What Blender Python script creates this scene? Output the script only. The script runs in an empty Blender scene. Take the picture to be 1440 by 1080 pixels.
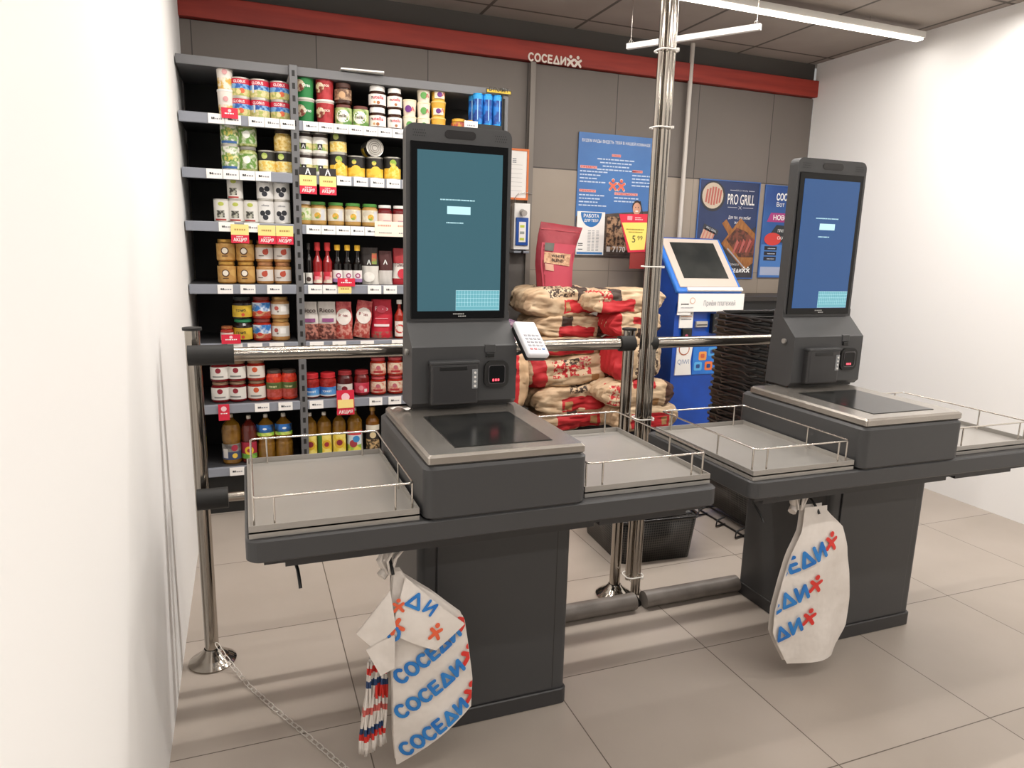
import bpy, bmesh, math, random
from mathutils import Vector, Matrix, noise
random.seed(7)
PI = math.pi
C = bpy.context.scene.collection

# ------------------------------------------------------------------ camera
CH = 1.373
F_PX = 979.37
RX = Vector((0.9341447843602583, -0.35591659774410533, 0.02639881252608125))
UP = Vector((0.045022445856710044, 0.19089739173802914, 0.9805769552649588))
FW = Vector((0.35404307820038805, 0.9148123093169866, -0.1943500385914954))
cam_d = bpy.data.cameras.new('camera'); cam = bpy.data.objects.new('camera', cam_d); C.objects.link(cam)
cam_d.sensor_fit = 'HORIZONTAL'; cam_d.sensor_width = 36; cam_d.lens = F_PX / 1440 * 36
cam_d.clip_start = 0.02; cam_d.clip_end = 50
Mx = Matrix((RX, UP, -FW)).transposed().to_4x4(); Mx.translation = (0, 0, CH)
cam.matrix_world = Mx
bpy.context.scene.camera = cam


def at(x, y, Y):
    """world point at depth plane Y seen at photo position x, y (used to read sizes off the photo)"""
    d = RX * ((x - 720) / F_PX) - UP * ((y - 540) / F_PX) + FW
    t = Y / d.y
    return Vector((d.x * t, Y, CH + d.z * t))


def S(v):
    v /= 255.0
    return v / 12.92 if v <= 0.04045 else ((v + 0.055) / 1.055) ** 2.4


def col(h):
    if isinstance(h, tuple):
        return h + (1,)
    h = h.lstrip('#')
    return (S(int(h[0:2], 16)), S(int(h[2:4], 16)), S(int(h[4:6], 16)), 1)


MATS = {}


def mat(name, c, rough=0.5, metal=0.0, emit=None, es=0, noise_c=None, nscale=10, namt=0.5, bump=0, bscale=60,
        alpha=1, trans=0, aniso=None, spec=0.5, coat=0):
    """principled material with optional procedural colour variation and bump"""
    if name in MATS:
        return MATS[name]
    m = bpy.data.materials.new(name); m.use_nodes = True
    nt = m.node_tree; b = nt.nodes['Principled BSDF']
    b.inputs['Base Color'].default_value = col(c)
    b.inputs['Roughness'].default_value = rough
    b.inputs['Metallic'].default_value = metal
    b.inputs['Specular IOR Level'].default_value = spec
    b.inputs['Coat Weight'].default_value = coat
    b.inputs['Transmission Weight'].default_value = trans
    if emit:
        b.inputs['Emission Color'].default_value = col(emit); b.inputs['Emission Strength'].default_value = es
    tc = None
    if noise_c or bump:
        tc = nt.nodes.new('ShaderNodeTexCoord')
    if noise_c:
        mp = nt.nodes.new('ShaderNodeMapping'); nt.links.new(tc.outputs['Object'], mp.inputs[0])
        if aniso: mp.inputs['Scale'].default_value = aniso
        n = nt.nodes.new('ShaderNodeTexNoise'); n.inputs['Scale'].default_value = nscale; n.inputs['Detail'].default_value = 4
        nt.links.new(mp.outputs[0], n.inputs['Vector'])
        r = nt.nodes.new('ShaderNodeValToRGB')
        r.color_ramp.elements[0].position = 0.5 - 0.25 * (1 - namt) - 0.02; r.color_ramp.elements[1].position = 0.5 + 0.25 * (1 - namt) + 0.02
        r.color_ramp.elements[0].color = col(c); r.color_ramp.elements[1].color = col(noise_c)
        nt.links.new(n.outputs['Fac'], r.inputs[0]); nt.links.new(r.outputs[0], b.inputs['Base Color'])
    if bump:
        n2 = nt.nodes.new('ShaderNodeTexNoise'); n2.inputs['Scale'].default_value = bscale
        nt.links.new(tc.outputs['Object'], n2.inputs['Vector'])
        bp = nt.nodes.new('ShaderNodeBump'); bp.inputs['Strength'].default_value = bump; bp.inputs['Distance'].default_value = 0.01
        nt.links.new(n2.outputs['Fac'], bp.inputs['Height']); nt.links.new(bp.outputs[0], b.inputs['Normal'])
    MATS[name] = m
    return m


def flat(c, rough=0.55):
    return mat('print_' + str(c), c, rough)


def spk(c1, c2, scale=45, amt=0.8):
    return mat('speckle_%s_%s_%s' % (c1, c2, scale), c1, 0.5, noise_c=c2, nscale=scale, namt=amt)


def grid_mat(name, c, line, sx, sy, w, ox=0, oy=0, axes='XY', rough=0.4, noise_c=None, nsc=2.0, bump=0.0, offset=0.0):
    """tiles of size sx, sy with joints of width w in object space"""
    m = bpy.data.materials.new(name); m.use_nodes = True; nt = m.node_tree; b = nt.nodes['Principled BSDF']
    tc = nt.nodes.new('ShaderNodeTexCoord'); sp = nt.nodes.new('ShaderNodeSeparateXYZ'); nt.links.new(tc.outputs['Object'], sp.inputs[0])

    def mth(op, a, bb=None):
        n = nt.nodes.new('ShaderNodeMath'); n.operation = op
        for i, v in enumerate((a, bb)):
            if v is None: continue
            if hasattr(v, 'is_output') or hasattr(v, 'links'): nt.links.new(v, n.inputs[i])
            else: n.inputs[i].default_value = v
        return n.outputs[0]
    fs = []; ids = []
    for ax, s, o in ((axes[0], sx, ox), (axes[1], sy, oy)):
        u = mth('DIVIDE', mth('SUBTRACT', sp.outputs[ax], o), s)
        fr = mth('FRACT', mth('ADD', u, 1000.0))
        ids.append(mth('FLOOR', mth('ADD', u, 1000.0)))
        d = mth('ABSOLUTE', mth('SUBTRACT', fr, 0.5))
        fs.append(mth('GREATER_THAN', d, 0.5 - w / s / 2))
    ln = mth('MAXIMUM', fs[0], fs[1])
    n = nt.nodes.new('ShaderNodeTexNoise'); n.inputs['Scale'].default_value = nsc; n.inputs['Detail'].default_value = 6
    cb = nt.nodes.new('ShaderNodeCombineXYZ')
    nt.links.new(ids[0], cb.inputs[0]); nt.links.new(ids[1], cb.inputs[1])
    vm = nt.nodes.new('ShaderNodeVectorMath'); vm.operation = 'MULTIPLY_ADD'
    nt.links.new(cb.outputs[0], vm.inputs[0]); vm.inputs[1].default_value = (3.7, 5.3, 1.1); nt.links.new(tc.outputs['Object'], vm.inputs[2])
    nt.links.new(vm.outputs[0], n.inputs['Vector'])
    r = nt.nodes.new('ShaderNodeValToRGB'); r.color_ramp.elements[0].position = 0.3; r.color_ramp.elements[1].position = 0.72
    r.color_ramp.elements[0].color = col(noise_c or c); r.color_ramp.elements[1].color = col(c)
    nt.links.new(n.outputs['Fac'], r.inputs[0])
    mx = nt.nodes.new('ShaderNodeMix'); mx.data_type = 'RGBA'
    nt.links.new(ln, mx.inputs['Factor']); nt.links.new(r.outputs[0], mx.inputs['A']); mx.inputs['B'].default_value = col(line)
    nt.links.new(mx.outputs['Result'], b.inputs['Base Color']); b.inputs['Roughness'].default_value = rough
    if bump:
        bp = nt.nodes.new('ShaderNodeBump'); bp.inputs['Strength'].default_value = bump; bp.inputs['Distance'].default_value = 0.003; bp.invert = True
        nt.links.new(ln, bp.inputs['Height']); nt.links.new(bp.outputs[0], b.inputs['Normal'])
    return m


# ------------------------------------------------------------------ mesh building
class MB:
    def __init__(s):
        s.v = []; s.f = []; s.mi = []; s.sm = []; s.mats = []

    def m(s, mt):
        if mt not in s.mats: s.mats.append(mt)
        return s.mats.index(mt)

    def add(s, vs, fs, mt, smooth=False):
        o = len(s.v); s.v += [Vector(v) for v in vs]; k = s.m(mt)
        for f in fs:
            s.f.append([i + o for i in f]); s.mi.append(k); s.sm.append(smooth)
        return s

    def bm(s, b, mt, smooth=False, mtx=None):
        b.verts.ensure_lookup_table(); b.verts.index_update()
        vs = [(mtx @ v.co) if mtx else v.co.copy() for v in b.verts]
        fs = [[v.index for v in f.verts] for f in b.faces]
        b.free()
        return s.add(vs, fs, mt, smooth)

    def box(s, x0, x1, y0, y1, z0, z1, mt, bev=0.0, seg=2, mtx=None, edges=None):
        b = bmesh.new(); bmesh.ops.create_cube(b, size=1)
        for v in b.verts:
            v.co = Vector(((x0 + x1) / 2 + v.co.x * (x1 - x0), (y0 + y1) / 2 + v.co.y * (y1 - y0), (z0 + z1) / 2 + v.co.z * (z1 - z0)))
        if bev:
            es = b.edges[:]
            if edges == 'z': es = [e for e in b.edges if abs(e.verts[0].co.z - e.verts[1].co.z) > 1e-5]
            if edges == 'y': es = [e for e in b.edges if abs(e.verts[0].co.y - e.verts[1].co.y) > 1e-5]
            if edges == 'top': es = [e for e in b.edges if min(e.verts[0].co.z, e.verts[1].co.z) > z1 - 1e-5]
            bmesh.ops.bevel(b, geom=es, offset=bev, segments=seg, affect='EDGES', profile=0.5)
        return s.bm(b, mt, False, mtx)

    def ring(s, p0, p1, n=12):
        d = (p1 - p0).normalized(); a = Vector((0, 0, 1)) if abs(d.z) < 0.9 else Vector((1, 0, 0))
        u = d.cross(a).normalized(); w = d.cross(u)
        return u, w

    def cyl(s, p0, p1, r, mt, n=14, r1=None, caps=True):
        p0, p1 = Vector(p0), Vector(p1); u, w = s.ring(p0, p1); r1 = r if r1 is None else r1
        vs = []
        for p, rr in ((p0, r), (p1, r1)):
            for i in range(n):
                a = 2 * PI * i / n; vs.append(p + u * math.cos(a) * rr + w * math.sin(a) * rr)
        s.add(vs, [[i, (i + 1) % n, n + (i + 1) % n, n + i] for i in range(n)], mt, True)
        if caps:
            s.add(vs[:n], [list(range(n))[::-1]], mt); s.add(vs[n:], [list(range(n))], mt)
        return s

    def tube(s, pts, r, mt, n=8, closed=False):
        pts = [Vector(p) for p in pts]; N = len(pts); vs = []; pu = None
        for k, p in enumerate(pts):
            a = pts[(k - 1) % N] if (k > 0 or closed) else p; b_ = pts[(k + 1) % N] if (k < N - 1 or closed) else p
            d = (b_ - a).normalized()
            if pu is None:
                q = Vector((0, 0, 1)) if abs(d.z) < 0.9 else Vector((1, 0, 0)); u = d.cross(q).normalized()
            else:
                u = (pu - d * pu.dot(d)).normalized()
            pu = u; w = d.cross(u)
            for i in range(n):
                t = 2 * PI * i / n; vs.append(p + (u * math.cos(t) + w * math.sin(t)) * r)
        fs = []
        for k in range(N if closed else N - 1):
            k2 = (k + 1) % N
            for i in range(n): fs.append([k * n + i, k * n + (i + 1) % n, k2 * n + (i + 1) % n, k2 * n + i])
        s.add(vs, fs, mt, True)
        if not closed:
            s.add(vs[:n], [list(range(n))[::-1]], mt); s.add(vs[-n:], [list(range(n))], mt)
        return s

    def lathe(s, prof, mt, n=20, c=(0, 0, 0), sx=1.0, sy=1.0, sq=1.0):
        """prof: list of (r, z) or (r, z, mat) ; material of the ring above each point"""
        def pt(r, z, i):
            a = 2 * PI * i / n; ca, sa = math.cos(a), math.sin(a)
            if sq != 1.0:
                ca = math.copysign(abs(ca) ** sq, ca); sa = math.copysign(abs(sa) ** sq, sa)
            return Vector((c[0] + r * ca * sx, c[1] + r * sa * sy, c[2] + z))
        for k in range(len(prof) - 1):
            a, b_ = prof[k], prof[k + 1]; mm = a[2] if len(a) > 2 else mt
            vs = [pt(a[0], a[1], i) for i in range(n)] + [pt(b_[0], b_[1], i) for i in range(n)]
            s.add(vs, [[i, (i + 1) % n, n + (i + 1) % n, n + i] for i in range(n)], mm, abs(b_[1] - a[1]) > 1e-4)
        return s

    def prism(s, poly, a, b_, mt, axis='y'):
        """poly in the plane across axis, extruded from a to b_ ; y: (x,z)  x: (y,z)  z: (x,y)"""
        def P(p, t):
            return {'y': (p[0], t, p[1]), 'x': (t, p[0], p[1]), 'z': (p[0], p[1], t)}[axis]
        n = len(poly); vs = [P(p, a) for p in poly] + [P(p, b_) for p in poly]
        fs = [list(range(n)), list(range(n, 2 * n))[::-1]] + [[i, n + i, n + (i + 1) % n, (i + 1) % n] for i in range(n)]
        return s.add(vs, fs, mt)

    def build(s, name, parent=None, mtx=None, fix=True):
        me = bpy.data.meshes.new(name)
        off = parent_world(parent) if parent else Vector((0, 0, 0))
        me.from_pydata([((mtx @ v) if mtx else v) - off for v in s.v], [], s.f)
        for mt in s.mats: me.materials.append(mt)
        me.polygons.foreach_set('material_index', s.mi); me.polygons.foreach_set('use_smooth', s.sm)
        if fix:
            b = bmesh.new(); b.from_mesh(me); bmesh.ops.recalc_face_normals(b, faces=b.faces); b.to_mesh(me); b.free()
        me.update()
        o = bpy.data.objects.new(name, me); C.objects.link(o)
        if parent: o.parent = parent
        return o


def parent_world(o):
    t = Vector((0, 0, 0))
    while o:
        t += o.location; o = o.parent
    return t


def thing(name, label, cat, loc=(0, 0, 0), group=None):
    o = bpy.data.objects.new(name, None); C.objects.link(o); o.location = loc; o.empty_display_size = 0.1
    o['label'] = label; o['category'] = cat
    if group: o['group'] = group
    return o


def tag(o, label, cat, group=None):
    o['label'] = label; o['category'] = cat
    if group: o['group'] = group
    return o


def struct(o):
    o['kind'] = 'structure'; return o


def copy_tree(o, parent=None):
    c = o.copy(); C.objects.link(c); c.parent = parent
    for ch in list(o.children): copy_tree(ch, c)
    return c


# ------------------------------------------------------------------ lettering
TXT = {}


def text_geo(s, bold=0.0):
    """vertices, faces of a text line with unit cap height, centred in x, base line at 0"""
    k = (s, bold)
    if k in TXT: return TXT[k]
    cu = bpy.data.curves.new('lettering', 'FONT'); cu.body = s; cu.size = 1; cu.resolution_u = 3; cu.offset = bold
    ob = bpy.data.objects.new('lettering', cu); C.objects.link(ob)
    dg = bpy.context.evaluated_depsgraph_get(); dg.update()
    me = bpy.data.meshes.new_from_object(ob.evaluated_get(dg))
    vs = [v.co.copy() for v in me.vertices]; fs = [list(p.vertices) for p in me.polygons]
    bpy.data.objects.remove(ob); bpy.data.curves.remove(cu); bpy.data.meshes.remove(me)
    if vs:
        x0 = min(v.x for v in vs); x1 = max(v.x for v in vs); y1 = max(v.y for v in vs); y0 = min(v.y for v in vs)
        h = 0.7
        vs = [((v.x - (x0 + x1) / 2) / h, v.y / h) for v in vs]; w = (x1 - x0) / h
    else:
        w = 1
    TXT[k] = (vs, fs, w)
    return TXT[k]


def letters(mb, s, x, z, h, mt, place, width=None, rot=0, bold=0.0, align='c'):
    """lettering at local 2d position x, z ; place(u, v) gives the 3d point"""
    vs, fs, w = text_geo(s, bold)
    sx = h if width is None else width / w
    dx = {'c': 0, 'l': w * sx / 2, 'r': -w * sx / 2}[align]
    ca, sa = math.cos(rot), math.sin(rot)
    P = []
    for u, v in vs:
        a, b_ = u * sx + dx, v * h
        P.append(place(x + a * ca - b_ * sa, z + a * sa + b_ * ca))
    mb.add(P, fs, mt)


def poly2(mb, pts, mt, place):
    mb.add([place(u, v) for u, v in pts], [list(range(len(pts)))], mt)


def circ(x, z, r, n=20, rz=None):
    rz = r if rz is None else rz
    return [(x + r * math.cos(2 * PI * i / n), z + rz * math.sin(2 * PI * i / n)) for i in range(n)]


def rect(x0, x1, z0, z1):
    return [(x0, z0), (x1, z0), (x1, z1), (x0, z1)]


def stroke(pts, t, close=False):
    """thick rounded line as flat polygons"""
    out = []; P_ = list(pts) + ([pts[0]] if close else [])
    for a, b_ in zip(P_, P_[1:]):
        dx, dz = b_[0] - a[0], b_[1] - a[1]; L = math.hypot(dx, dz) + 1e-9; nx, nz = -dz / L * t / 2, dx / L * t / 2
        out.append([(a[0] + nx, a[1] + nz), (a[0] - nx, a[1] - nz), (b_[0] - nx, b_[1] - nz), (b_[0] + nx, b_[1] + nz)])
    for p in P_: out.append([(p[0] + t / 2 * math.cos(k * PI / 5), p[1] + t / 2 * math.sin(k * PI / 5)) for k in range(10)])
    return out


def arc(cx, cz, rx, rz, a0, a1, n=14):
    return [(cx + rx * math.cos(math.radians(a0 + (a1 - a0) * k / n)), cz + rz * math.sin(math.radians(a0 + (a1 - a0) * k / n))) for k in range(n + 1)]


GLYPH = {'С': (.82, [(arc(.45, .5, .34, .4, 48, 312), False)]), 'О': (.92, [(arc(.46, .5, .36, .4, 0, 360), False)]),
         'Е': (.72, [([(.6, .9), (.12, .9), (.12, .1), (.6, .1)], False), ([(.12, .5), (.55, .5)], False)]),
         'Д': (.98, [([(.12, .1), (.49, .9), (.86, .1)], True)]), 'И': (.86, [([(.12, .9), (.12, .1), (.74, .9), (.74, .1)], False)])}


def rounded_word(word, h, wd, t=.2):
    """polygons of a word in rounded block letters, centred, base at 0"""
    tot = sum(GLYPH[c][0] for c in word) + .06 * (len(word) - 1); k = wd / tot; x = -wd / 2; out = []
    for c in word:
        w_, st = GLYPH[c]
        for pts, cl in st:
            for pl_ in stroke([(u * k / h, v) for u, v in pts], t, cl): out.append([(x + u * h, v * h) for u, v in pl_])
        x += (w_ + .06) * k
    return out


def rword(mb, word, x, z, h, wd, mt, place, rot=0, t=.2):
    ca, sa = math.cos(rot), math.sin(rot)
    for k, p in enumerate(rounded_word(word, h, wd, t)): mb.add([place(x + u * ca - v * sa, z + u * sa + v * ca) - Vector((0, k * 3e-5, 0)) for u, v in p], [list(range(len(p)))], mt)


def figure(mb, x, z, h, mt, place, rot=0):
    """the little dancing person of the shop's mark: a round head over raised arms and spread legs"""
    ca, sa = math.cos(rot), math.sin(rot)
    def pl(u, v): return place(x + u * ca - v * sa, z + u * sa + v * ca)
    poly2(mb, circ(0, h * 0.85, h * 0.15, 14), mt, pl)
    t = h * .21; k = 0
    for pts in ([(-.30, .62), (0, .42), (.30, .62)], [(-.27, .10), (0, .44), (.27, .10)]):
        for p in stroke([(u * h, v * h) for u, v in pts], t):
            k += 1; mb.add([pl(u, v) - Vector((0, k * 3e-5, 0)) for u, v in p], [list(range(len(p)))], mt)


def plane_y(Y, off=0.001):
    """place function for prints on a vertical face looking towards -y"""
    return lambda u, v: Vector((u, Y - off, v))


# ------------------------------------------------------------------ materials
M_dark = mat('powder_coated_charcoal', '#3f3f40', 0.45, bump=0.03, bscale=900)
M_dark2 = mat('charcoal_plastic', '#343334', 0.42)
M_black = mat('black_plastic', '#141414', 0.35)
M_black_m = mat('matte_black', '#1c1b1a', 0.6)
M_gloss = mat('black_glass', '#050506', 0.12, spec=0.35)
M_chrome = mat('chrome', '#a9a299', 0.12, 1.0)
M_steel = mat('brushed_steel', '#aeaaa5', 0.36, 0.5, noise_c='#a6a29c', nscale=5, namt=0.0)
M_steel_d = mat('worn_steel', '#b8b2aa', 0.27, 0.8, noise_c='#a39d96', nscale=7, namt=0.0)
M_wire = mat('steel_wire', '#d8d2ca', 0.22, 1.0)
M_glass_sc = mat('scale_glass', '#191a1a', 0.16, spec=0.5, noise_c='#2a2a28', nscale=9)
M_shelf = mat('shelf_grey_steel', '#68686a', 0.45)
M_shelf_in = mat('shelf_back_dark', '#1a191a', 0.7)
M_rail_grey = mat('price_rail_grey', '#8b8f99', 0.35)
M_white = mat('white_plastic', '#efece8', 0.4)
M_paper = mat('white_paper', '#f3f0ec', 0.7)
M_cream = mat('cream_card', '#f7e6d2', 0.7)
M_red = mat('promo_red', '#d42340', 0.5)
M_yellow = mat('promo_yellow', '#f6dc8c', 0.6)
M_ink = flat('#3a3a3a'); M_inkl = flat('#8f8f95')
M_blue = mat('terminal_blue', '#0b4db8', 0.35, noise_c='#0d45a4', nscale=6)
M_white_print = flat('#f4f4f2')
M_kraft = '#c8a079'

# ------------------------------------------------------------------ room
XL, XR, YB, YF, ZC = -0.24, 3.80, 4.10, -2.2, 2.67
m_floor = grid_mat('porcelain_floor_tiles', '#b5aaa0', '#5f564c', 0.6, 0.6, 0.0035, 0.268, 0.03, 'XY', 0.36, '#a69b90', 1.6, 0.2)
m_wall = grid_mat('wall_panels_upper', '#726a64', '#443f3b', 0.608, 0.62, 0.006, 0.42, 1.85, 'XZ', 0.6, '#6a635d', 1.2, 0.2)
m_walll = grid_mat('wall_tiles_lower', '#9f9386', '#766c62', 0.608, 0.62, 0.004, 0.42, 1.85, 'XZ', 0.42, '#95897c', 1.6, 0.15)
m_ceil = grid_mat('ceiling_tiles', '#a2988f', '#5a534d', 0.6, 0.6, 0.02, 0.14, 0.35, 'XY', 0.8, '#978d84', 3.0, 0.0)
m_side = mat('white_painted_wall', '#f6f5f3', 0.85)


def slab(name, x0, x1, y0, y1, z0, z1, mt):
    b = MB(); b.box(x0, x1, y0, y1, z0, z1, mt); return struct(b.build(name))


slab('floor', XL - .1, XR + .1, YF, YB + .1, -0.08, 0, m_floor)
slab('ceiling', XL - .1, XR + .1, YF, YB + .1, ZC, ZC + .05, m_ceil)
slab('wall_left', XL - .1, XL, YF, YB, 0, ZC, m_side)
slab('wall_right', XR, XR + .1, YF, YB, 0, ZC, m_side)
b = MB()
b.box(XL, XR, YB, YB + .1, 0, 1.845, m_walll); b.box(XL, XR, YB + .004, YB + .1, 1.845, 2.44, m_wall)
b.box(XL, XR, YB + .02, YB + .1, 2.44, ZC, mat('wall_top_dark', '#4e4a47', 0.7))
struct(b.build('wall_back'))
# red beam with the shop's name
b = MB(); b.box(XL, XR, YB - .035, YB + .02, 2.445, 2.552, mat('red_painted_board', '#9e3123', 0.55, noise_c='#8a261c', nscale=5, aniso=(.5, 1, 6)), 0.003)
tr = struct(b.build('trim_1'))
b = MB(); m_beam_txt = flat('#e9ddd2')
pb = at(779, 88, YB - .036); pl = plane_y(YB - .036, .002)
rword(b, 'СОСЕДИ', pb.x - .045, pb.z - 0.010, 0.050, .245, m_beam_txt, pl)
figure(b, pb.x + .108, pb.z - .012, .066, m_beam_txt, pl); figure(b, pb.x + .156, pb.z - .012, .066, m_beam_txt, pl)
b.build('shop_name', tr)
b = MB(); b.box(XL, XR, YB - .012, YB + .0, 0, .07, mat('baseboard_grey', '#6d665f', .5)); struct(b.build('baseboard_back'))
b = MB(); b.box(1.53, 1.675, YB - .02, YB, 0, 1.42, mat('grey_panel', '#6c6864', .5, noise_c='#625e5a', nscale=8), .003)
b.box(1.640, 1.672, YB - .035, YB - .02, 0, 2.44, mat('grey_trim', '#7d756d', .5)); struct(b.build('trim_2'))
# vertical pipe on the wall
b = MB(); b.cyl((2.75, YB - .03, .98), (2.75, YB - .03, ZC), .0145, mat('pipe_paint', '#cfc8c0', .4), 12)
b.build('wall_pipe'); tag(bpy.data.objects['wall_pipe'], 'light grey vertical conduit pipe on the back wall between the posters', 'pipe')

# ------------------------------------------------------------------ lamps
m_led = mat('led_diffuser', '#ffffff', .5, emit='#fff6ea', es=5)
m_lampb = mat('lamp_body_white', '#d9d6d0', .5)
for i, (ly, lz, pw) in enumerate(((3.20, 2.60, 7), (2.47, 2.635, 54), (1.80, 2.635, 12), (0.5, 2.635, 24), (-1.0, 2.635, 36))):
    names = ['white linear ceiling lamp nearest the back wall, glowing at the top right',
             'white linear ceiling lamp above the chrome barrier rail, second from the back wall',
             'white linear ceiling lamp above the checkout counters, third from the back wall',
             'white linear ceiling lamp just in front of the viewer, above the aisle',
             'white linear ceiling lamp behind the viewer, farthest from the back wall']
    t = thing('linear_lamp', names[i], 'lamp', (1.78, ly, lz), 'linear ceiling lamps')
    b = MB(); b.box(-.1, 3.70, ly - .03, ly + .03, lz, lz + .035, m_lampb, .004); b.build('lamp_body', t)
    b = MB(); b.box(-.09, 3.69, ly - .024, ly + .024, lz - .012, lz, m_led, .004); b.build('diffuser', t)
    for hx in (.3, 1.8, 3.3):
        if lz < 2.62:
            b = MB(); b.cyl((hx, ly, lz + .03), (hx, ly, ZC), .0015, M_wire, 6); b.build('hanging_wire', t)
    ld = bpy.data.lights.new('lamp_light', 'AREA'); ld.shape = 'RECTANGLE'; ld.size = 3.75; ld.size_y = .045; ld.energy = pw
    ld.color = (1.0, .955, .905)
    lo = bpy.data.objects.new('lamp_light', ld); C.objects.link(lo); lo.parent = t; lo.location = (0, 0, -.014)

w = bpy.data.worlds.new('world'); bpy.context.scene.world = w; w.use_nodes = True
w.node_tree.nodes['Background'].inputs[0].default_value = (.95, .92, .88, 1); w.node_tree.nodes['Background'].inputs[1].default_value = .3

# hanging sign holder (white profile on two wires)
pa = Vector((1.914, 3.422, 2.40)); pc = Vector((2.298, 2.862, 2.40)); d = (pc - pa).normalized(); sd = Vector((-d.y, d.x, 0))
t = thing('hanging_profile', 'white hanging sign profile on thin wires below the ceiling, right of the tall pole', 'sign holder', (pa + pc) / 2)
b = MB(); vs = []
for p in (pa, pc):
    for sx, sz in ((-.012, -.012), (.012, -.012), (.012, .014), (-.012, .014)): vs.append(p + sd * sx + Vector((0, 0, sz)))
b.add(vs, [[0, 1, 2, 3], [4, 5, 6, 7], [0, 1, 5, 4], [1, 2, 6, 5], [2, 3, 7, 6], [3, 0, 4, 7]], M_white); b.build('profile', t)
for p in (pa + d * .02, pc - d * .02):
    b = MB(); b.cyl(p + Vector((0, 0, .012)), Vector((p.x, p.y, ZC)), .0012, M_wire, 6)
    b.tube([p + Vector((0.012 * math.cos(a), 0, .02 + .012 * math.sin(a))) for a in [k * PI / 4 for k in range(9)]], .001, M_wire, 5)
    b.build('wire', t)

# ------------------------------------------------------------------ self checkout
def rr(x0, x1, y0, y1, r, n=8):
    pts = []
    for cx, cy, a0 in ((x1 - r, y1 - r, 0), (x0 + r, y1 - r, 90), (x0 + r, y0 + r, 180), (x1 - r, y0 + r, 270)):
        for k in range(n + 1):
            a = math.radians(a0 + 90 * k / n); pts.append((cx + r * math.cos(a), cy + r * math.sin(a)))
    return pts


def soft_prism(mb, poly, z0, z1, mt, c=0.004, bottom=True):
    """vertical prism with a small chamfer on the upper rim"""
    cx = sum(p[0] for p in poly) / len(poly); cy = sum(p[1] for p in poly) / len(poly); n = len(poly)
    def inset(k): return [(p[0] - math.copysign(min(abs(p[0] - cx), k), p[0] - cx), p[1] - math.copysign(min(abs(p[1] - cy), k), p[1] - cy)) for p in poly]
    L = [[(x, y, z0) for x, y in inset(c)], [(x, y, z0 + c) for x, y in poly], [(x, y, z1 - c) for x, y in poly], [(x, y, z1) for x, y in inset(c)]]
    vs = [v for l in L for v in l]; fs = [list(range(n))[::-1], list(range(3 * n, 4 * n))]
    mb.add(vs, fs, mt)
    mb.add(vs, [[k * n + i, k * n + (i + 1) % n, (k + 1) * n + (i + 1) % n, (k + 1) * n + i] for k in (0, 2) for i in range(n)], mt, False)
    mb.add(vs, [[n + i, n + (i + 1) % n, 2 * n + (i + 1) % n, 2 * n + i] for i in range(n)], mt, False)


def tray(t, x0, x1, y0, y1, gap_left, name_lbl=None):
    z = .742
    b = MB()
    b.box(x0, x1, y0, y0 + .003, z + .001, z + .030, M_steel); b.box(x0, x1, y1 - .003, y1, z + .001, z + .030, M_steel)
    b.box(x0, x0 + .003, y0 + .003, y1 - .003, z + .001, z + .030, M_steel); b.box(x1 - .003, x1, y0 + .003, y1 - .003, z + .001, z + .030, M_steel)
    b.box(x0, x1, y0, y1, z + .012, z + .016, M_steel)
    tr = b.build('tray', t)
    b = MB(); zr = z + .088; i = .012; r = .012
    pts = [(x, y, zr) for x, y in rr(x0 + i, x1 - i, y0 + i, y1 - i, r, 3)]
    b.tube(pts, .0027, M_wire, 6, closed=True)
    for fx, fy in ((.0, .02), (.12, 0), (.88, 0), (1, .02), (1, .35), (1, .72), (.88, 1), (.12, 1), (0, .72), (0, .35)):
        px = x0 + i + (x1 - x0 - 2 * i) * fx; py = y0 + i + (y1 - y0 - 2 * i) * fy
        if (fx, fy) in ((0, .72), (1, .72)): continue
        b.cyl((px, py, z + .014), (px, py, zr), .0027, M_wire, 6)
    b.build('guard_rail', tr)


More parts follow.
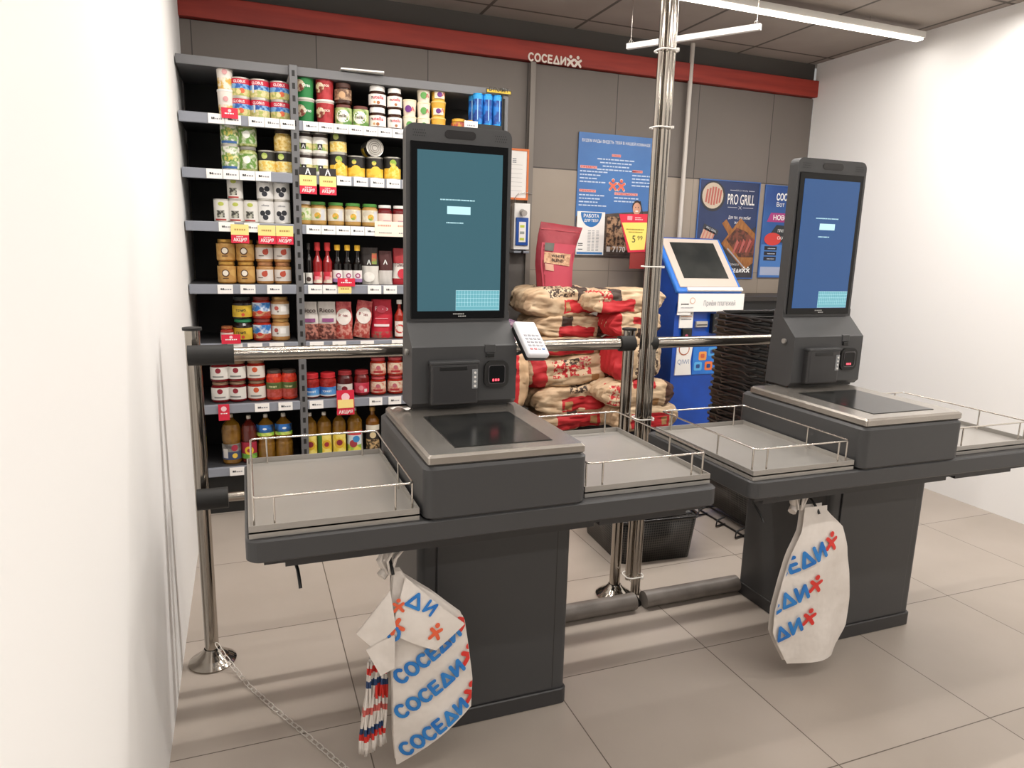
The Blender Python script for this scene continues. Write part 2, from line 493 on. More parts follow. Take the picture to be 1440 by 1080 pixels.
def kiosk(x0, ped_dx, label, hdx=0.0, screen='#46727f'):
    X = lambda v: v + x0
    t = thing('self_checkout', label, 'self checkout', (X(.6), 1.9, 0), 'self checkout counters')
    p0 = .408 + ped_dx
    # pedestal
    b = MB(); soft_prism(b, [(x + X(0), y) for x, y in rr(p0, p0 + .46, 1.722, 2.14, .022)], .05, .64, M_dark, .002); b.build('pedestal', t)
    b = MB(); b.box(X(p0 + .052), X(p0 + .412), 1.7165, 1.722, .058, .632, M_dark, .002); b.build('door_panel', t)
    b = MB(); b.box(X(p0 + .0485), X(p0 + .0505), 1.7215, 1.7225, .058, .632, M_black); b.build('door_gap', t); b = MB(); b.box(X(p0 + .4135), X(p0 + .4155), 1.7215, 1.7225, .058, .632, M_black); b.build('door_gap', t)
    b = MB(); soft_prism(b, [(x + X(0), y) for x, y in rr(p0 - .003, p0 + .463, 1.714, 2.145, .02)], 0, .052, M_dark2, .003); b.build('plinth', t)
    # deck
    b = MB(); soft_prism(b, [(x + X(0), y) for x, y in rr(-.021, 1.19, 1.484, 2.05, .028)], .690, .742, M_dark, .004); b.build('deck', t)
    b = MB(); b.box(X(.015), X(1.165), 1.515, 2.02, .672, .690, M_dark2); b.box(X(.06), X(.40), 1.53, 2.0, .655, .672, M_dark2); b.box(X(.85), X(1.12), 1.53, 2.0, .655, .672, M_dark2)
    b.box(X(.40), X(.85), 1.56, 2.0, .640, .672, M_dark2); b.build('under_frame', t)
    for hx in (.085, .30):
        b = MB(); b.tube([(X(hx), 1.60, .658), (X(hx), 1.60, .630), (X(hx + .004), 1.585, .617), (X(hx + .006), 1.565, .60), (X(hx + .007), 1.555, .585)], .004, M_black, 8); b.build('bag_hook', t)
    b = MB(); b.tube([(X(.96), 1.72, .658), (X(.96), 1.73, .63), (X(.985), 1.74, .60), (X(1.0), 1.75, .575)], .004, M_black, 8); b.build('bag_hook', t)
    tray(t, X(-.013), X(.358), 1.497, 2.0, True); tray(t, X(.795), X(1.18), 1.515, 2.035, False)
    # scale housing
    b = MB(); soft_prism(b, [(x + X(0), y) for x, y in rr(.366, .782, 1.479, 2.04, .024)], .743, .872, M_dark, .007); b.build('scale_housing', t)
    b = MB(); soft_prism(b, [(x + X(0), y) for x, y in rr(.375, .775, 1.484, 2.0, .006)], .872, .899, M_steel_d, .006); pltt = b.build('scale_plate', t)
    pltt['label'] = 'stainless steel scale plate'
    b = MB(); b.box(X(.452), X(.706), 1.532, 1.846, .8990, .9002, M_black); b.box(X(.4535), X(.7045), 1.5335, 1.8445, .8993, .9008, M_glass_sc); b.build('scanner_window', pltt)
    # lower head
    hx0, hx1 = X(.437 + hdx), X(.755 + hdx)
    b = MB()
    prof = [(1.935, .905), (1.92, .920), (1.92, 1.083), (1.925, 1.087), (1.992, 1.150), (1.992, 1.175), (2.035, 1.175), (2.05, .905)]
    b.prism(prof, hx0, hx1, M_dark, 'x'); b.build('lower_head', t)
    b = MB(); b.box(hx0 + .006, hx1 - .02, 1.935, 2.04, .899, .906, M_black); b.build('base_gap', t)
    b = MB(); b.box(hx0 + .217, hx0 + .250, 1.9165, 1.925, 1.063, 1.088, M_dark, .002); b.box(hx0 + .221, hx0 + .246, 1.914, 1.921, 1.050, 1.063, M_black, .002); b.build('latch_tab', t)
    for sx in (hx0 - .004, hx1 + .004):
        b = MB(); b.lathe([(0, -.006), (.009, -.006), (.009, 0), (.006, .006), (0, .006)], M_steel, 12); b.build('bolt', t, Matrix.Translation((sx, 1.965, 1.065)) @ Matrix.Rotation(PI / 2, 4, 'Y'))
    # printer
    b = MB(); px0, px1 = hx0 + .048, hx0 + .192
    b.box(px0, px1, 1.893, 1.925, .917, 1.040, M_dark2, .008, 3); b.box(px0 - .002, px1 + .002, 1.890, 1.922, 1.036, 1.045, M_dark, .002)
    pr = b.build('receipt_printer', t)
    b = MB(); b.box(px0 + .026, px1 - .035, 1.8915, 1.9, 1.018, 1.031, M_black, .002); b.build('paper_slot', pr)
    b = MB(); b.box(px1 - .021, px1 - .004, 1.8915, 1.9, .963, 1.020, mat('button_panel', '#8c8e90', .4), .001)
    for k in range(4):
        b.lathe([(0, 0), (.0035, 0), (.0035, .002), (0, .002)], M_white, 8, (0, 0, 0))
        for q in range(-32, 0): b.v[q] = Vector((px1 - .0125 + b.v[q].x, 1.8915 - b.v[q].z, 1.010 - .013 * k + b.v[q].y))
    b.build('button_strip', pr)
    # barcode scanner
    cx, cz = hx0 + .253, .999
    b = MB(); ring = [(cx + u, cz + v) for u, v in rr(-.038, .038, -.04, .04, .022, 5)]
    b.prism(ring, 1.911, 1.925, M_black_m, 'y'); sc = b.build('scanner', t)
    b = MB(); b.prism([(cx + u, cz + v) for u, v in rr(-.0265, .0265, -.0285, .0285, .008, 3)], 1.909, 1.9115, mat('scanner_frame', '#6d6a6c', .25, .7), 'y')
    b.prism([(cx + u, cz + v) for u, v in rr(-.024, .024, -.026, .026, .007, 3)], 1.908, 1.910, M_gloss, 'y'); b.build('scanner_lens', sc)
    b = MB(); ml = mat('scanner_red_light', '#ff6070', .4, emit='#ff5064', es=1.2)
    for k in range(3): b.box(cx - .014 + .008 * k, cx - .009 + .008 * k, 1.9065, 1.9085, cz - .020, cz - .013, ml)
    b.build('scanner_light', sc)
    # screen
    sx0, sx1, z0, z1 = X(.437 + hdx), X(.750 + hdx), 1.152, 1.700
    def fr(u0, u1, w0, w1, r): return [(p[0], p[1]) for p in rr(u0, u1, w0, w1, r, 5)]
    b = MB(); b.prism(fr(sx0, sx1, z0, z1, .024), 1.990, 2.03, M_dark, 'y'); b.box(sx0 + .03, sx1 - .03, 2.03, 2.06, 1.16, 1.6, M_dark2, .01)
    sh = b.build('screen_housing', t)
    b = MB(); b.box(sx0 + .012, sx1 - .012, 1.9855, 1.991, z0 + .006, z1 - .048, M_gloss, .001); b.build('screen_glass', sh)
    b = MB()
    for cxs in (sx0 + .036, sx1 - .036):
        b = MB()
        for rz in range(3):
            for q in range(6): poly2(b, circ(cxs + (q - 2.5) * .0062 + (rz % 2) * .003, z1 - .018 - rz * .0075, .0017, 6), M_black, plane_y(1.990))
        b.build('speaker_holes', sh)
    b = MB(); b.prism(rr((sx0 + sx1) / 2 - .046, (sx0 + sx1) / 2 + .046, z1 - .035, z1 - .012, .011, 4), 1.9885, 1.991, mat('camera_window', '#262424', .2), 'y'); b.build('camera_window', sh)
    b = MB(); u0, u1, w0, w1 = sx0 + .031, sx1 - .029, z0 + .028, z1 - .070
    ms = mat('screen_' + screen, '#20343a', .12, emit=screen, es=.62)
    b.box(u0, u1, 1.9845, 1.9856, w0, w1, ms)
    dsp = b.build('display', sh)
    b = MB(); pl = plane_y(1.9843, .0006); mw = mat('screen_white', '#203038', .2, emit='#c8f2f8', es=1.0); mk = mat('screen_keys', '#20343a', .2, emit='#74b9c4', es=.85)
    cx = (u0 + u1) / 2 - .008; zz = w0 + .29
    for k in range(26): poly2(b, rect(cx - .052 + k * .004, cx - .052 + k * .004 + random.uniform(.002, .0034), zz + .026, zz + .0295), mw, pl)
    b.build('screen_text', dsp); b = MB(); poly2(b, rect(cx - .032, cx + .038, zz - .012, zz + .010), mw, pl); b.build('screen_button', dsp); b = MB()
    for k in range(13): poly2(b, rect(cx - .034 + k * .004, cx - .034 + k * .004 + random.uniform(.002, .0034), zz - .038, zz - .0345), mw, pl)
    b.build('screen_text', dsp); b = MB(); poly2(b, rect(u1 - .138, u1 - .002, w0 + .002, w0 + .060), mk, pl)
    pl2 = plane_y(1.9843, .0009)
    for r_ in range(6): poly2(b, rect(u1 - .138, u1 - .002, w0 + .002 + r_ * .0116, w0 + .0028 + r_ * .0116), mw, pl2)
    for c_ in range(16): poly2(b, rect(u1 - .138 + c_ * .009, u1 - .1374 + c_ * .009, w0 + (.014 if c_ not in (0, 15) else .002), w0 + .060), mw, pl2)
    b.build('on_screen_keyboard', dsp)
    b = MB(); pl = plane_y(1.9855, .0006); cx = (sx0 + sx1) / 2 + .0
    for k in range(7): poly2(b, rect(cx - .018 + k * .005, cx - .0145 + k * .005, z0 + .0175, z0 + .0215), flat('#a9a9a6'), pl)
    for k in range(5): poly2(b, rect(cx - .002 + k * .005, cx + .0015 + k * .005, z0 + .0105, z0 + .0145), flat('#a9a9a6'), pl)
    b.build('maker_mark', sh)
    return t


k1 = kiosk(0.0, 0.0, 'charcoal self checkout in the middle, fully in view with both wire-railed trays')
k2 = kiosk(1.325, .115, 'charcoal self checkout on the far right, cut off by the edge, beside the basket stack', .045, '#22569c')

# receipt scrap on the scale plate
b = MB(); n = 8; vs = []
p = Vector((.402, 1.93, .9))
for i in range(n + 1):
    for j in range(3):
        u = i / n; vs.append(p + Vector((-.022 + .052 * u, -.016 + .018 * j + .004 * math.sin(3 * u), .002 + .014 * abs(math.sin(PI * u + .6)) * (1 - .3 * j))))
b.add(vs, [[i * 3 + j, i * 3 + j + 1, (i + 1) * 3 + j + 1, (i + 1) * 3 + j] for i in range(n) for j in range(2)], M_paper, True)
o = b.build('receipt'); tag(o, 'small curled white receipt left on the back left corner of the steel scale plate', 'receipt')
so = o.modifiers.new('t', 'SOLIDIFY'); so.thickness = .0008


# card terminal on an arm
def card_terminal(dx, lbl):
    t = thing('card_terminal', lbl, 'card terminal', (.80 + dx, 1.95, 1.06), 'card terminals')
    R = Matrix.Translation((.797 + dx, 1.915, 1.098)) @ Matrix.Rotation(math.radians(6), 4, 'Z') @ Matrix.Rotation(math.radians(40), 4, 'X') @ Matrix.Rotation(math.radians(5), 4, 'Y')
    b = MB(); b.box(-.036, .036, -.066, .066, -.024, -.004, M_black, .008, 3); b.build('base', t, R)
    b = MB(); b.box(-.037, .037, -.068, .068, -.008, .012, mat('terminal_white', '#e8e8ec', .35), .007, 3); b.build('shell', t, R)
    def top(u, v): return Vector((u, v, .0125))
    b = MB(); poly2(b, rect(-.026, .026, .036, .060), flat('#dfe4ee'), top); letters(b, 'INGENICO'[:0] or '-----', 0, .044, .006, flat('#9aa7c8'), top)
    poly2(b, rect(-.026, .026, .016, .030), flat('#cfd3d2'), top); b.build('display', t, R)
    for r_ in range(5):
        for c_ in range(4):
            b = MB(); mm = flat('#a9a9ae')
            if r_ == 4: mm = flat(['#d88a8e', '#d88a8e', '#b9b9bf', '#7c98c4'][c_])
            b.box(-.026 + c_ * .0138, -.016 + c_ * .0138, .004 - r_ * .0135, .011 - r_ * .0135, .011, .0138, mm, .001); b.build('key', t, R)
    b = MB(); b.tube([(.748 + dx, 1.96, 1.055), (.775 + dx, 1.965, 1.05), (.795 + dx, 1.94, 1.065), (.797 + dx, 1.925, 1.085)], .006, M_black, 8); b.build('holder_arm', t)
    b = MB(); b.tube([(.757 + dx, 1.97, 1.03), (.775 + dx, 1.97, 1.0), (.772 + dx, 1.97, .97), (.76 + dx, 1.975, .955), (.757 + dx, 1.98, .92)], .0022, M_black, 6); b.build('cable', t)
    return t


card_terminal(0, 'white card payment terminal with keypad on the right of the middle checkout head')

# ------------------------------------------------------------------ barrier rails, posts and pole
RY = 2.20


def rail(x0, x1, y, z, r, lbl, caps, name='barrier_rail'):
    t = thing(name, lbl, 'rail', ((x0 + x1) / 2, y, z))
    b = MB(); b.cyl((x0, y, z), (x1, y, z), r, M_chrome, 20); b.build('tube', t)
    for cx0, cx1, rr_ in caps:
        b = MB(); b.cyl((cx0, y, z), (cx1, y, z), rr_, M_black_m, 20); b.build('sleeve', t)


rail(-.10, .56, RY, 1.036, .021, 'chrome barrier rail passing in front of the grocery shelves', [(-.16, -.035, .030)])
rail(.60, 1.30, RY, 1.036, .021, 'chrome barrier rail in front of the charcoal sacks, ending at the short post', [(1.265, 1.322, .028)])
rail(1.41, 2.05, RY, 1.036, .021, 'chrome barrier rail in front of the blue payment machine', [(1.38, 1.415, .028)])
rail(-.10, .50, RY, .594, .014, 'lower chrome barrier rail with a thick black sleeve at the left edge', [(-.16, -.072, .032)])


def post(x, y, zt, r, name, lbl, cat):
    t = thing(name, lbl, cat, (x, y, 0))
    b = MB(); b.cyl((x, y, .02), (x, y, zt), r, M_chrome, 20); b.build('tube', t)
    b = MB(); b.cyl((x, y, zt), (x, y, zt + .008), r + .006, M_black_m, 20); b.build('cap', t)
    b = MB(); b.lathe([(.0, .001), (.072, 0), (.074, .006), (.066, .012), (.05, .022), (.036, .034), (.026, .046), (.024, .05)], M_chrome, 28, (x - .0, y, 0)); b.build('base_flange', t)
    return t


post(1.345, 2.27, 1.075, .0215, 'barrier_post', 'short chrome barrier post with a dark cap beside the tall pole', 'post')
pt = post(-.150, 2.285, 1.1, .0215, 'barrier_post', 'chrome barrier post with domed base at the left edge, holding the chain', 'post')
t = thing('cable_pole', 'tall bundle of chrome tubes with white cable ties reaching up to the ceiling', 'pole', (1.385, 2.19, 0))
for ox, oy, rr_, z0 in ((0, 0, .0125, .03), (.021, .01, .0115, .03), (-.0225, .012, .0115, .10), (.008, .030, .0115, .10)):
    b = MB(); b.cyl((1.383 + ox, 2.185 + oy, z0), (1.383 + ox, 2.185 + oy, ZC), rr_, M_chrome, 14); b.build('tube', t)
m_tie = mat('cable_tie_white', '#f1eee8', .4)
for px, py in ((930, 68), (925, 178), (911, 375), (898, 590), (888, 812)):
    z = at(px, py, 2.18).z
    b = MB(); b.tube([(1.3845 + x, 2.197 + y, z) for x, y in rr(-.037, .036, -.028, .036, .02, 4)], .0028, m_tie, 6, closed=True); b.box(1.40, 1.408, 2.160, 2.168, z - .004, z + .004, m_tie); b.build('cable_tie', t)
b = MB(); b.lathe([(.034, 0), (.034, .012), (.022, .02), (.016, .03)], M_black, 20, (1.383, 2.185, 0)); b.build('foot', t)

for x0, x1, l in ((.872, 1.362, 'grey floor guard tube lying between the middle checkout and the post'), (1.405, 1.845, 'grey floor guard tube lying between the pole and the right checkout')):
    b = MB(); b.cyl((x0, 2.145, .033), (x1, 2.145, .033), .033, mat('grey_guard', '#7d7670', .45, noise_c='#6c655f', nscale=12), 20)
    tag(b.build('floor_guard_tube'), l, 'guard rail')

# chain on the floor
cp = [Vector(p) for p in ((-.135, 2.262, .075), (-.112, 2.235, .045), (-.085, 2.20, .018), (-.04, 2.10, .0065), (.03, 1.96, .0065), (.10, 1.83, .0065), (.186, 1.666, .0065), (.26, 1.53, .0065), (.33, 1.40, .0065))]
t = thing('chain', 'pale metal chain running over the floor tiles from the left post to the front', 'chain', (.1, 1.8, 0))
L = [0]
for a, c_ in zip(cp, cp[1:]): L.append(L[-1] + (c_ - a).length)
def along(s_):
    for k in range(len(cp) - 1):
        if s_ <= L[k + 1]:
            f = (s_ - L[k]) / (L[k + 1] - L[k]); return cp[k].lerp(cp[k + 1], f)
    return cp[-1]
m_chain = mat('chain_zinc', '#dcd6cf', .35, .35)
s_ = 0; k = 0; pitch = .0255
while s_ + pitch < L[-1]:
    a, c_ = along(s_), along(s_ + pitch); d = (c_ - a).normalized(); mid = (a + c_) / 2
    side = Vector((-d.y, d.x, 0)).normalized() * (1 if k % 2 == 0 else .35) + Vector((0, 0, 0 if k % 2 == 0 else .45)); upv = side.normalized()
    pts = []
    for q in range(12):
        an = 2 * PI * q / 12; pts.append(mid + d * math.cos(an) * (pitch * .62) + upv * math.copysign(abs(math.sin(an)) ** .6, math.sin(an)) * .0062)
    for p_ in pts: p_.z = max(p_.z, .002)
    b = MB(); b.tube(pts, .0016, m_chain, 5, closed=True); b.build('link', t); s_ += pitch; k += 1

# ------------------------------------------------------------------ shelving unit
SY = 3.60; SB = 4.06
SH = [1.923, 1.683, 1.448, 1.160, .880, .580, .262]
XU, XE = .259, 1.29
t = thing('shelving_unit', 'tall grey steel grocery shelving filled with jars, cans and bottles on the left', 'shelving', (.6, 3.83, 0))
SHELF = t
b = MB(); b.box(XL + .01, XE, SB - .03, SB - .015, .1, 2.17, M_shelf_in); b.build('back_panel', t)
b = MB(); b.box(XL + .005, XU - .018, SY, SB, 2.125, 2.165, M_shelf, .002); b.box(XU + .018, XE, SY, SB, 2.125, 2.165, M_shelf, .002); b.build('top_cover', t)
b = MB(); b.box(XL + .01, XE, SY + .05, SB, 0, .19, M_black_m); b.build('kick_plate', t)
for ux in (XU, XE + .012):
    b = MB(); b.box(ux - .018, ux + .018, SY - .028, SY + .005, .02, 2.165, M_shelf, .002)
    zz = .08
    if ux == XU:
        while zz < 2.12:
            b.box(ux - .0065, ux + .0065, SY - .0288, SY - .027, zz, zz + .026, M_black_m); zz += .055
    b.build('upright', t)
b = MB(); b.box(XE, XE + .02, SY, SB, .05, 1.95, M_shelf_in); b.build('end_panel', t)
M_board = mat('shelf_board', '#3a3a3c', .5)


def scribble(b, x0, x1, z, Y, mt=None, h=.005):
    x = x0
    while x < x1 - .004:
        wd = random.uniform(.004, .009); b.add([(x, Y, z), (min(x + wd, x1), Y, z), (min(x + wd, x1), Y, z + h), (x, Y, z + h)], [[0, 1, 2, 3]], mt or M_inkl); x += wd + .0025


def price_tag(par, xc, z, w=.0675, colr=None):
    b = MB(); y = SY - .034
    b.box(xc - w / 2, xc + w / 2, y, y + .002, z - .021, z + .021, colr or M_paper)
    scribble(b, xc - w * .3, xc - w * .08, z - .004, y - .0006, M_ink, .009); scribble(b, xc - .02, xc + w * .42, z - .004, y - .0006, None, .006)
    b.build('price_tag', par)


def promo_tag(par, xc, z, w=.075, top=None):
    """yellow price card with a red flap reading АКЦИЯ"""
    b = MB(); y = SY - .040
    b.box(xc - w / 2, xc + w / 2, y, y + .002, z - .024, z + .024, M_yellow)
    b.box(xc - w / 2, xc + w / 2, y, y + .002, z - .062, z - .024, M_red)
    scribble(b, xc - w * .3, xc + w * .3, z - .004, y - .0006, flat('#b09050'), .008)
    letters(b, 'АКЦИЯ', xc, z - .053, .015, M_white_print, plane_y(y), width=w * .75, bold=.02)
    scribble(b, xc - w * .2, xc + w * .2, z - .033, y - .0006, M_white_print, .003)
    if top:
        b.box(xc - w / 2, xc + w / 2, y, y + .002, z + .024, z + .060, flat(top)); letters(b, 'А', xc, z + .028, .026, M_white_print, plane_y(y), bold=.03)
    b.build('promo_tag', par)


boards = {}
for i, z in enumerate(SH):
    for bay, (x0, x1) in (('left', (XL + .005, XU - .018)), ('right', (XU + .018, XE - .004))):
        if i == 6 and bay == 'right': pass
        b = MB(); b.box(x0, x1, SY - .01, SB - .03, z - .028, z, M_board, .002); bo = b.build('shelf_board', t); boards[(i, bay)] = bo
        b = MB(); b.box(x0, x1, SY - .030, SY - .010, z - .045, z, M_rail_grey, .003); b.build('price_rail', bo)
tags = {
    (0, 'left'): [-.08, -.01, .09, .16, .225], (0, 'right'): [.33, .40, .47, .54, .61, .68, .75, .82, .89],
    (1, 'left'): [-.10, -.03, .04, .11], (1, 'right'): [.48, .56, .64, .72, .80, .88],
    (2, 'left'): [-.06, .05], (2, 'right'): [.33, .40, .47, .54, .61, .76, .84],
    (3, 'left'): [-.08, .02, .14], (3, 'right'): [.33, .40, .47, .62, .70, .81, .88],
    (4, 'left'): [-.05, .04, .14], (4, 'right'): [.33, .44, .58, .74],
    (5, 'left'): [.06, .17], (5, 'right'): [.32, .62, .72, .82],
    (6, 'left'): [-.07], (6, 'right'): []}
for (i, bay), xs in tags.items():
    for x in xs: price_tag(boards[(i, bay)], x, SH[i] - .0225)
for x, i, bay, tp in ((at(337, 320, 3.56).x, 2, 'left', None), (at(375, 320, 3.56).x, 2, 'left', None), (at(400, 320, 3.56).x, 2, 'left', None),
                      (at(433, 245, 3.56).x, 1, 'right', '#2a2624'), (at(461, 248, 3.56).x, 1, 'right', '#2a2624')):
    promo_tag(boards[(i, bay)], x, SH[i] - .030 - (0.0 if tp else .004), .078, tp)
def red_card(par, px, py, w, h, ylow=True):
    c = at(px, py, SY - .042); b = MB(); b.box(c.x - w / 2, c.x + w / 2, c.y, c.y + .002, c.z - h / 2, c.z + h / 2, M_red)
    poly2(b, circ(c.x, c.z + h * .22, h * .16), flat('#f4c9cf'), plane_y(c.y)); scribble(b, c.x - w * .3, c.x + w * .3, c.z - h * .1, c.y - .0008, M_white_print, .005)
    if ylow: b.box(c.x - w / 2 + .004, c.x + w / 2 - .004, c.y - .002, c.y, c.z - h * .22, c.z + h * .12, M_yellow); letters(b, 'АКЦИЯ', c.x, c.z - h * .44, h * .13, M_white_print, plane_y(c.y - .001), width=w * .8, bold=.02)
    b.build('promo_card', par)
red_card(boards[(5, 'right')], 486, 566, .088, .130)
red_card(boards[(3, 'right')], 487, 397, .085, .040, False)
red_card(boards[(0, 'left')], 323, 159, .07, .045, False)
red_card(boards[(4, 'left')], 325, 477, .085, .045, False)
red_card(boards[(5, 'left')], 315, 580, .05, .08, False)
b = MB(); c = at(485, 406, SY - .036); b.box(c.x - .032, c.x + .032, c.y - .002, c.y, c.z - .022, c.z + .022, M_yellow); scribble(b, c.x - .02, c.x + .02, c.z - .004, c.y - .003, flat('#b09050'), .007); b.build('price_tag', boards[(3, 'right')])
# long cream card at the right end of the third shelf
b = MB(); c0 = at(527, 318, SY - .036); b.box(c0.x, c0.x + .20, c0.y - .002, c0.y, SH[2] - .045, SH[2] + .028, M_cream)
for k in range(2): scribble(b, c0.x + .015 + .1 * k, c0.x + .08 + .1 * k, SH[2] + .004, c0.y - .003, flat('#d79a84'), .008); scribble(b, c0.x + .02 + .1 * k, c0.x + .085 + .1 * k, SH[2] - .03, c0.y - .003)
b.build('promo_strip', boards[(2, 'right')])
# white card lying on top of the unit
b = MB(); p0 = at(478, 100, 3.62); vs = [(p0.x, 3.58, 2.172), (p0.x + .20, 3.56, 2.172), (p0.x + .235, 3.80, 2.172), (p0.x + .02, 3.82, 2.19)]
b.add(vs + [(x, y, z + .006) for x, y, z in vs], [[0, 1, 2, 3], [4, 5, 6, 7], [0, 1, 5, 4], [1, 2, 6, 5], [2, 3, 7, 6], [3, 0, 4, 7]], M_paper)
tag(b.build('cardboard_sheet'), 'flat white card lying on top of the grey shelving', 'card')

# ------------------------------------------------------------------ products
def wrap(r, off=.0008, ang=0.0):
    def f(u, v):
        a = u / r + ang; return Vector(((r + off) * math.sin(a), -(r + off) * math.cos(a), v))
    return f


def label_rows(mb, r, rows, z0, z1, half=1.35, sq=False, off=.0005):
    """printed paper wrapped round the front of a jar: rows = (from, to, material)"""
    n = 14
    for f0, f1, mt in rows:
        vs = []
        for zz in (z0 + (z1 - z0) * f0, z0 + (z1 - z0) * f1):
            for i in range(n + 1):
                a = -half + 2 * half * i / n; vs.append(((r + off) * math.sin(a), -(r + off) * math.cos(a), zz))
        mb.add(vs, [[i, i + 1, n + 2 + i, n + 1 + i] for i in range(n)], mt, True)


def patch_disc(mb, r, u, v, rad, mt, off, rz=None):
    """round print on a curved label, built as rings so it follows the curve"""
    rz = rad if rz is None else rz; f = wrap(r, off); n = 14; vs = [f(u, v)]
    for k in (.5, 1):
        for i in range(n): vs.append(f(u + rad * k * math.cos(2 * PI * i / n), v + rz * k * math.sin(2 * PI * i / n)))
    fs = [[0, 1 + i, 1 + (i + 1) % n] for i in range(n)] + [[1 + i, 1 + n + i, 1 + n + (i + 1) % n, 1 + (i + 1) % n] for i in range(n)]
    mb.add(vs, fs, mt, True)


def patch_rect(mb, r, u0, u1, v0, v1, mt, off):
    f = wrap(r, off); n = 6; vs = [f(u0 + (u1 - u0) * i / n, v) for v in (v0, v1) for i in range(n + 1)]
    mb.add(vs, [[i, i + 1, n + 2 + i, n + 1 + i] for i in range(n)], mt, True)


PROTO = {}
SPEC = {}


def art(mb, r, z0, z1, a):
    """a = list of prints: ('d', u, v, rad, colour[,rz]) ('r', u0,u1,v0,v1,colour) ('t', text, u, v, h, colour, width) in fractions of label height / radius"""
    H = z1 - z0
    for k, it in enumerate(a):
        off = .0010 + k * .00025
        if it[0] == 'd': patch_disc(mb, r, it[1] * r, z0 + it[2] * H, it[3] * H, it[4] if not isinstance(it[4], str) else flat(it[4]), off, (it[5] * H if len(it) > 5 else None))
        if it[0] == 'r': patch_rect(mb, r, it[1] * r, it[2] * r, z0 + it[3] * H, z0 + it[4] * H, it[5] if not isinstance(it[5], str) else flat(it[5]), off)
        if it[0] == 't': letters(mb, it[1], it[2] * r, z0 + it[3] * H, it[4] * H, flat(it[5]), wrap(r, off), width=(it[6] * r if len(it) > 6 else None), bold=.02)


def jar(name, w, h, glass, lid, label_rows_, art_, lid_h=.016, shoulder=.02, lab=(.16, .68), groove=True):
    """glass jar: body, lid, printed label"""
    r = w / 2
    def mk():
        t = thing(name, '', 'jar'); n = 22
        hb = h - lid_h
        b = MB(); b.lathe([(0, 0), (r * .86, 0), (r * .97, .004), (r, .010), (r, hb - shoulder), (r * .96, hb - shoulder * .55), (r * .80, hb - .004), (r * .80, hb)], glass, n); b.build('body', t)
        b = MB(); rl = r * .86; b.lathe([(rl, hb - .001), (rl + .0015, hb + .002), (rl, hb + .004), (rl, h - .002), (rl - .002, h), (0, h)], lid, n); b.build('lid', t)
        b = MB(); z0, z1 = h * lab[0], h * lab[1]; label_rows(b, r, label_rows_, z0, z1); art(b, r, z0, z1, art_); b.build('label', t)
        return t
    return mk, w, h


def can(name, w, h, rows, art_, cap='#c9c5bd', rim=True):
    r = w / 2
    def mk():
        t = thing(name, '', 'can'); mc = mat('tin_' + cap, cap, .3, .8)
        b = MB(); b.lathe([(0, .001), (r * .95, .001), (r, 0), (r, .003), (r * .975, .005), (r * .975, h - .005), (r, h - .003), (r, h), (r * .94, h - .001), (r * .93, h - .004), (0, h - .004)], mc, 24); b.build('body', t)
        b = MB(); label_rows(b, r * .975, rows, .006, h - .006, 1.6); art(b, r * .975, .006, h - .006, art_); b.build('label', t)
        return t
    return mk, w, h


def cup(name, w, h, rows, art_, lid='#eceae4', taper=.86):
    r = w / 2
    def mk():
        t = thing(name, '', 'tub'); ml = flat(lid, .4)
        b = MB(); n = 22; zs = [0, .25, .5, .75, 1]; rp = lambda f: r * (taper + (1 - taper) * f) * .96
        prof = [(0, 0), (rp(0), 0)]
        for f0, f1, m_ in rows: prof += [(rp(f0), h * .92 * f0, m_), (rp(f1), h * .92 * f1, m_)]
        b.lathe(prof, rows[0][2], n); b.build('body', t)
        b = MB(); b.lathe([(r * .97, h * .92 - .001), (r, h * .92), (r, h - .003), (r * .97, h), (r * .9, h), (r * .88, h - .003), (0, h - .003)], ml, n); b.build('lid', t)
        b = MB(); art(b, r * (taper + 1) / 2 + .002, h * .05, h * .88, art_); b.build('label', t)
        return t
    return mk, w, h


def bottle(name, w, h, glass, capm, rows, art_, neck=.3, cap_h=.02, lab=(.08, .42), cap_r=.42, shape='round', cat='bottle'):
    r = w / 2
    def mk():
        t = thing(name, '', cat)
        zb = h * (1 - neck)
        b = MB(); hc = h - cap_h
        if shape == 'jug':
            prof = [(0, 0), (r * .9, 0), (r, .008), (r, zb * .45), (r * .93, zb * .5), (r * .93, zb * .54), (r, zb * .6), (r, zb * .88), (r * .85, zb), (r * .45, zb + (hc - zb) * .55), (r * .30, hc - .006), (r * .30, hc)]
        elif shape == 'slim':
            prof = [(0, 0), (r * .95, 0), (r, .005), (r, zb * .9), (r * .75, zb), (r * .42, zb + (hc - zb) * .4), (r * .36, hc)]
        else:
            prof = [(0, 0), (r * .9, 0), (r, .006), (r, zb * .92), (r * .8, zb), (r * .36, zb + (hc - zb) * .45), (r * .30, hc)]
        b.lathe(prof, glass, 20); b.build('body', t)
        b = MB(); rc = r * cap_r; b.lathe([(rc, hc - .001), (rc, h - .003), (rc * .9, h), (0, h)], capm, 14); b.build('cap', t)
        b = MB(); z0, z1 = h * lab[0], h * lab[1]; label_rows(b, r, rows, z0, z1, 1.2, off=.0012); art(b, r + .0008, z0, z1, art_); b.build('label', t)
        return t
    return mk, w, h


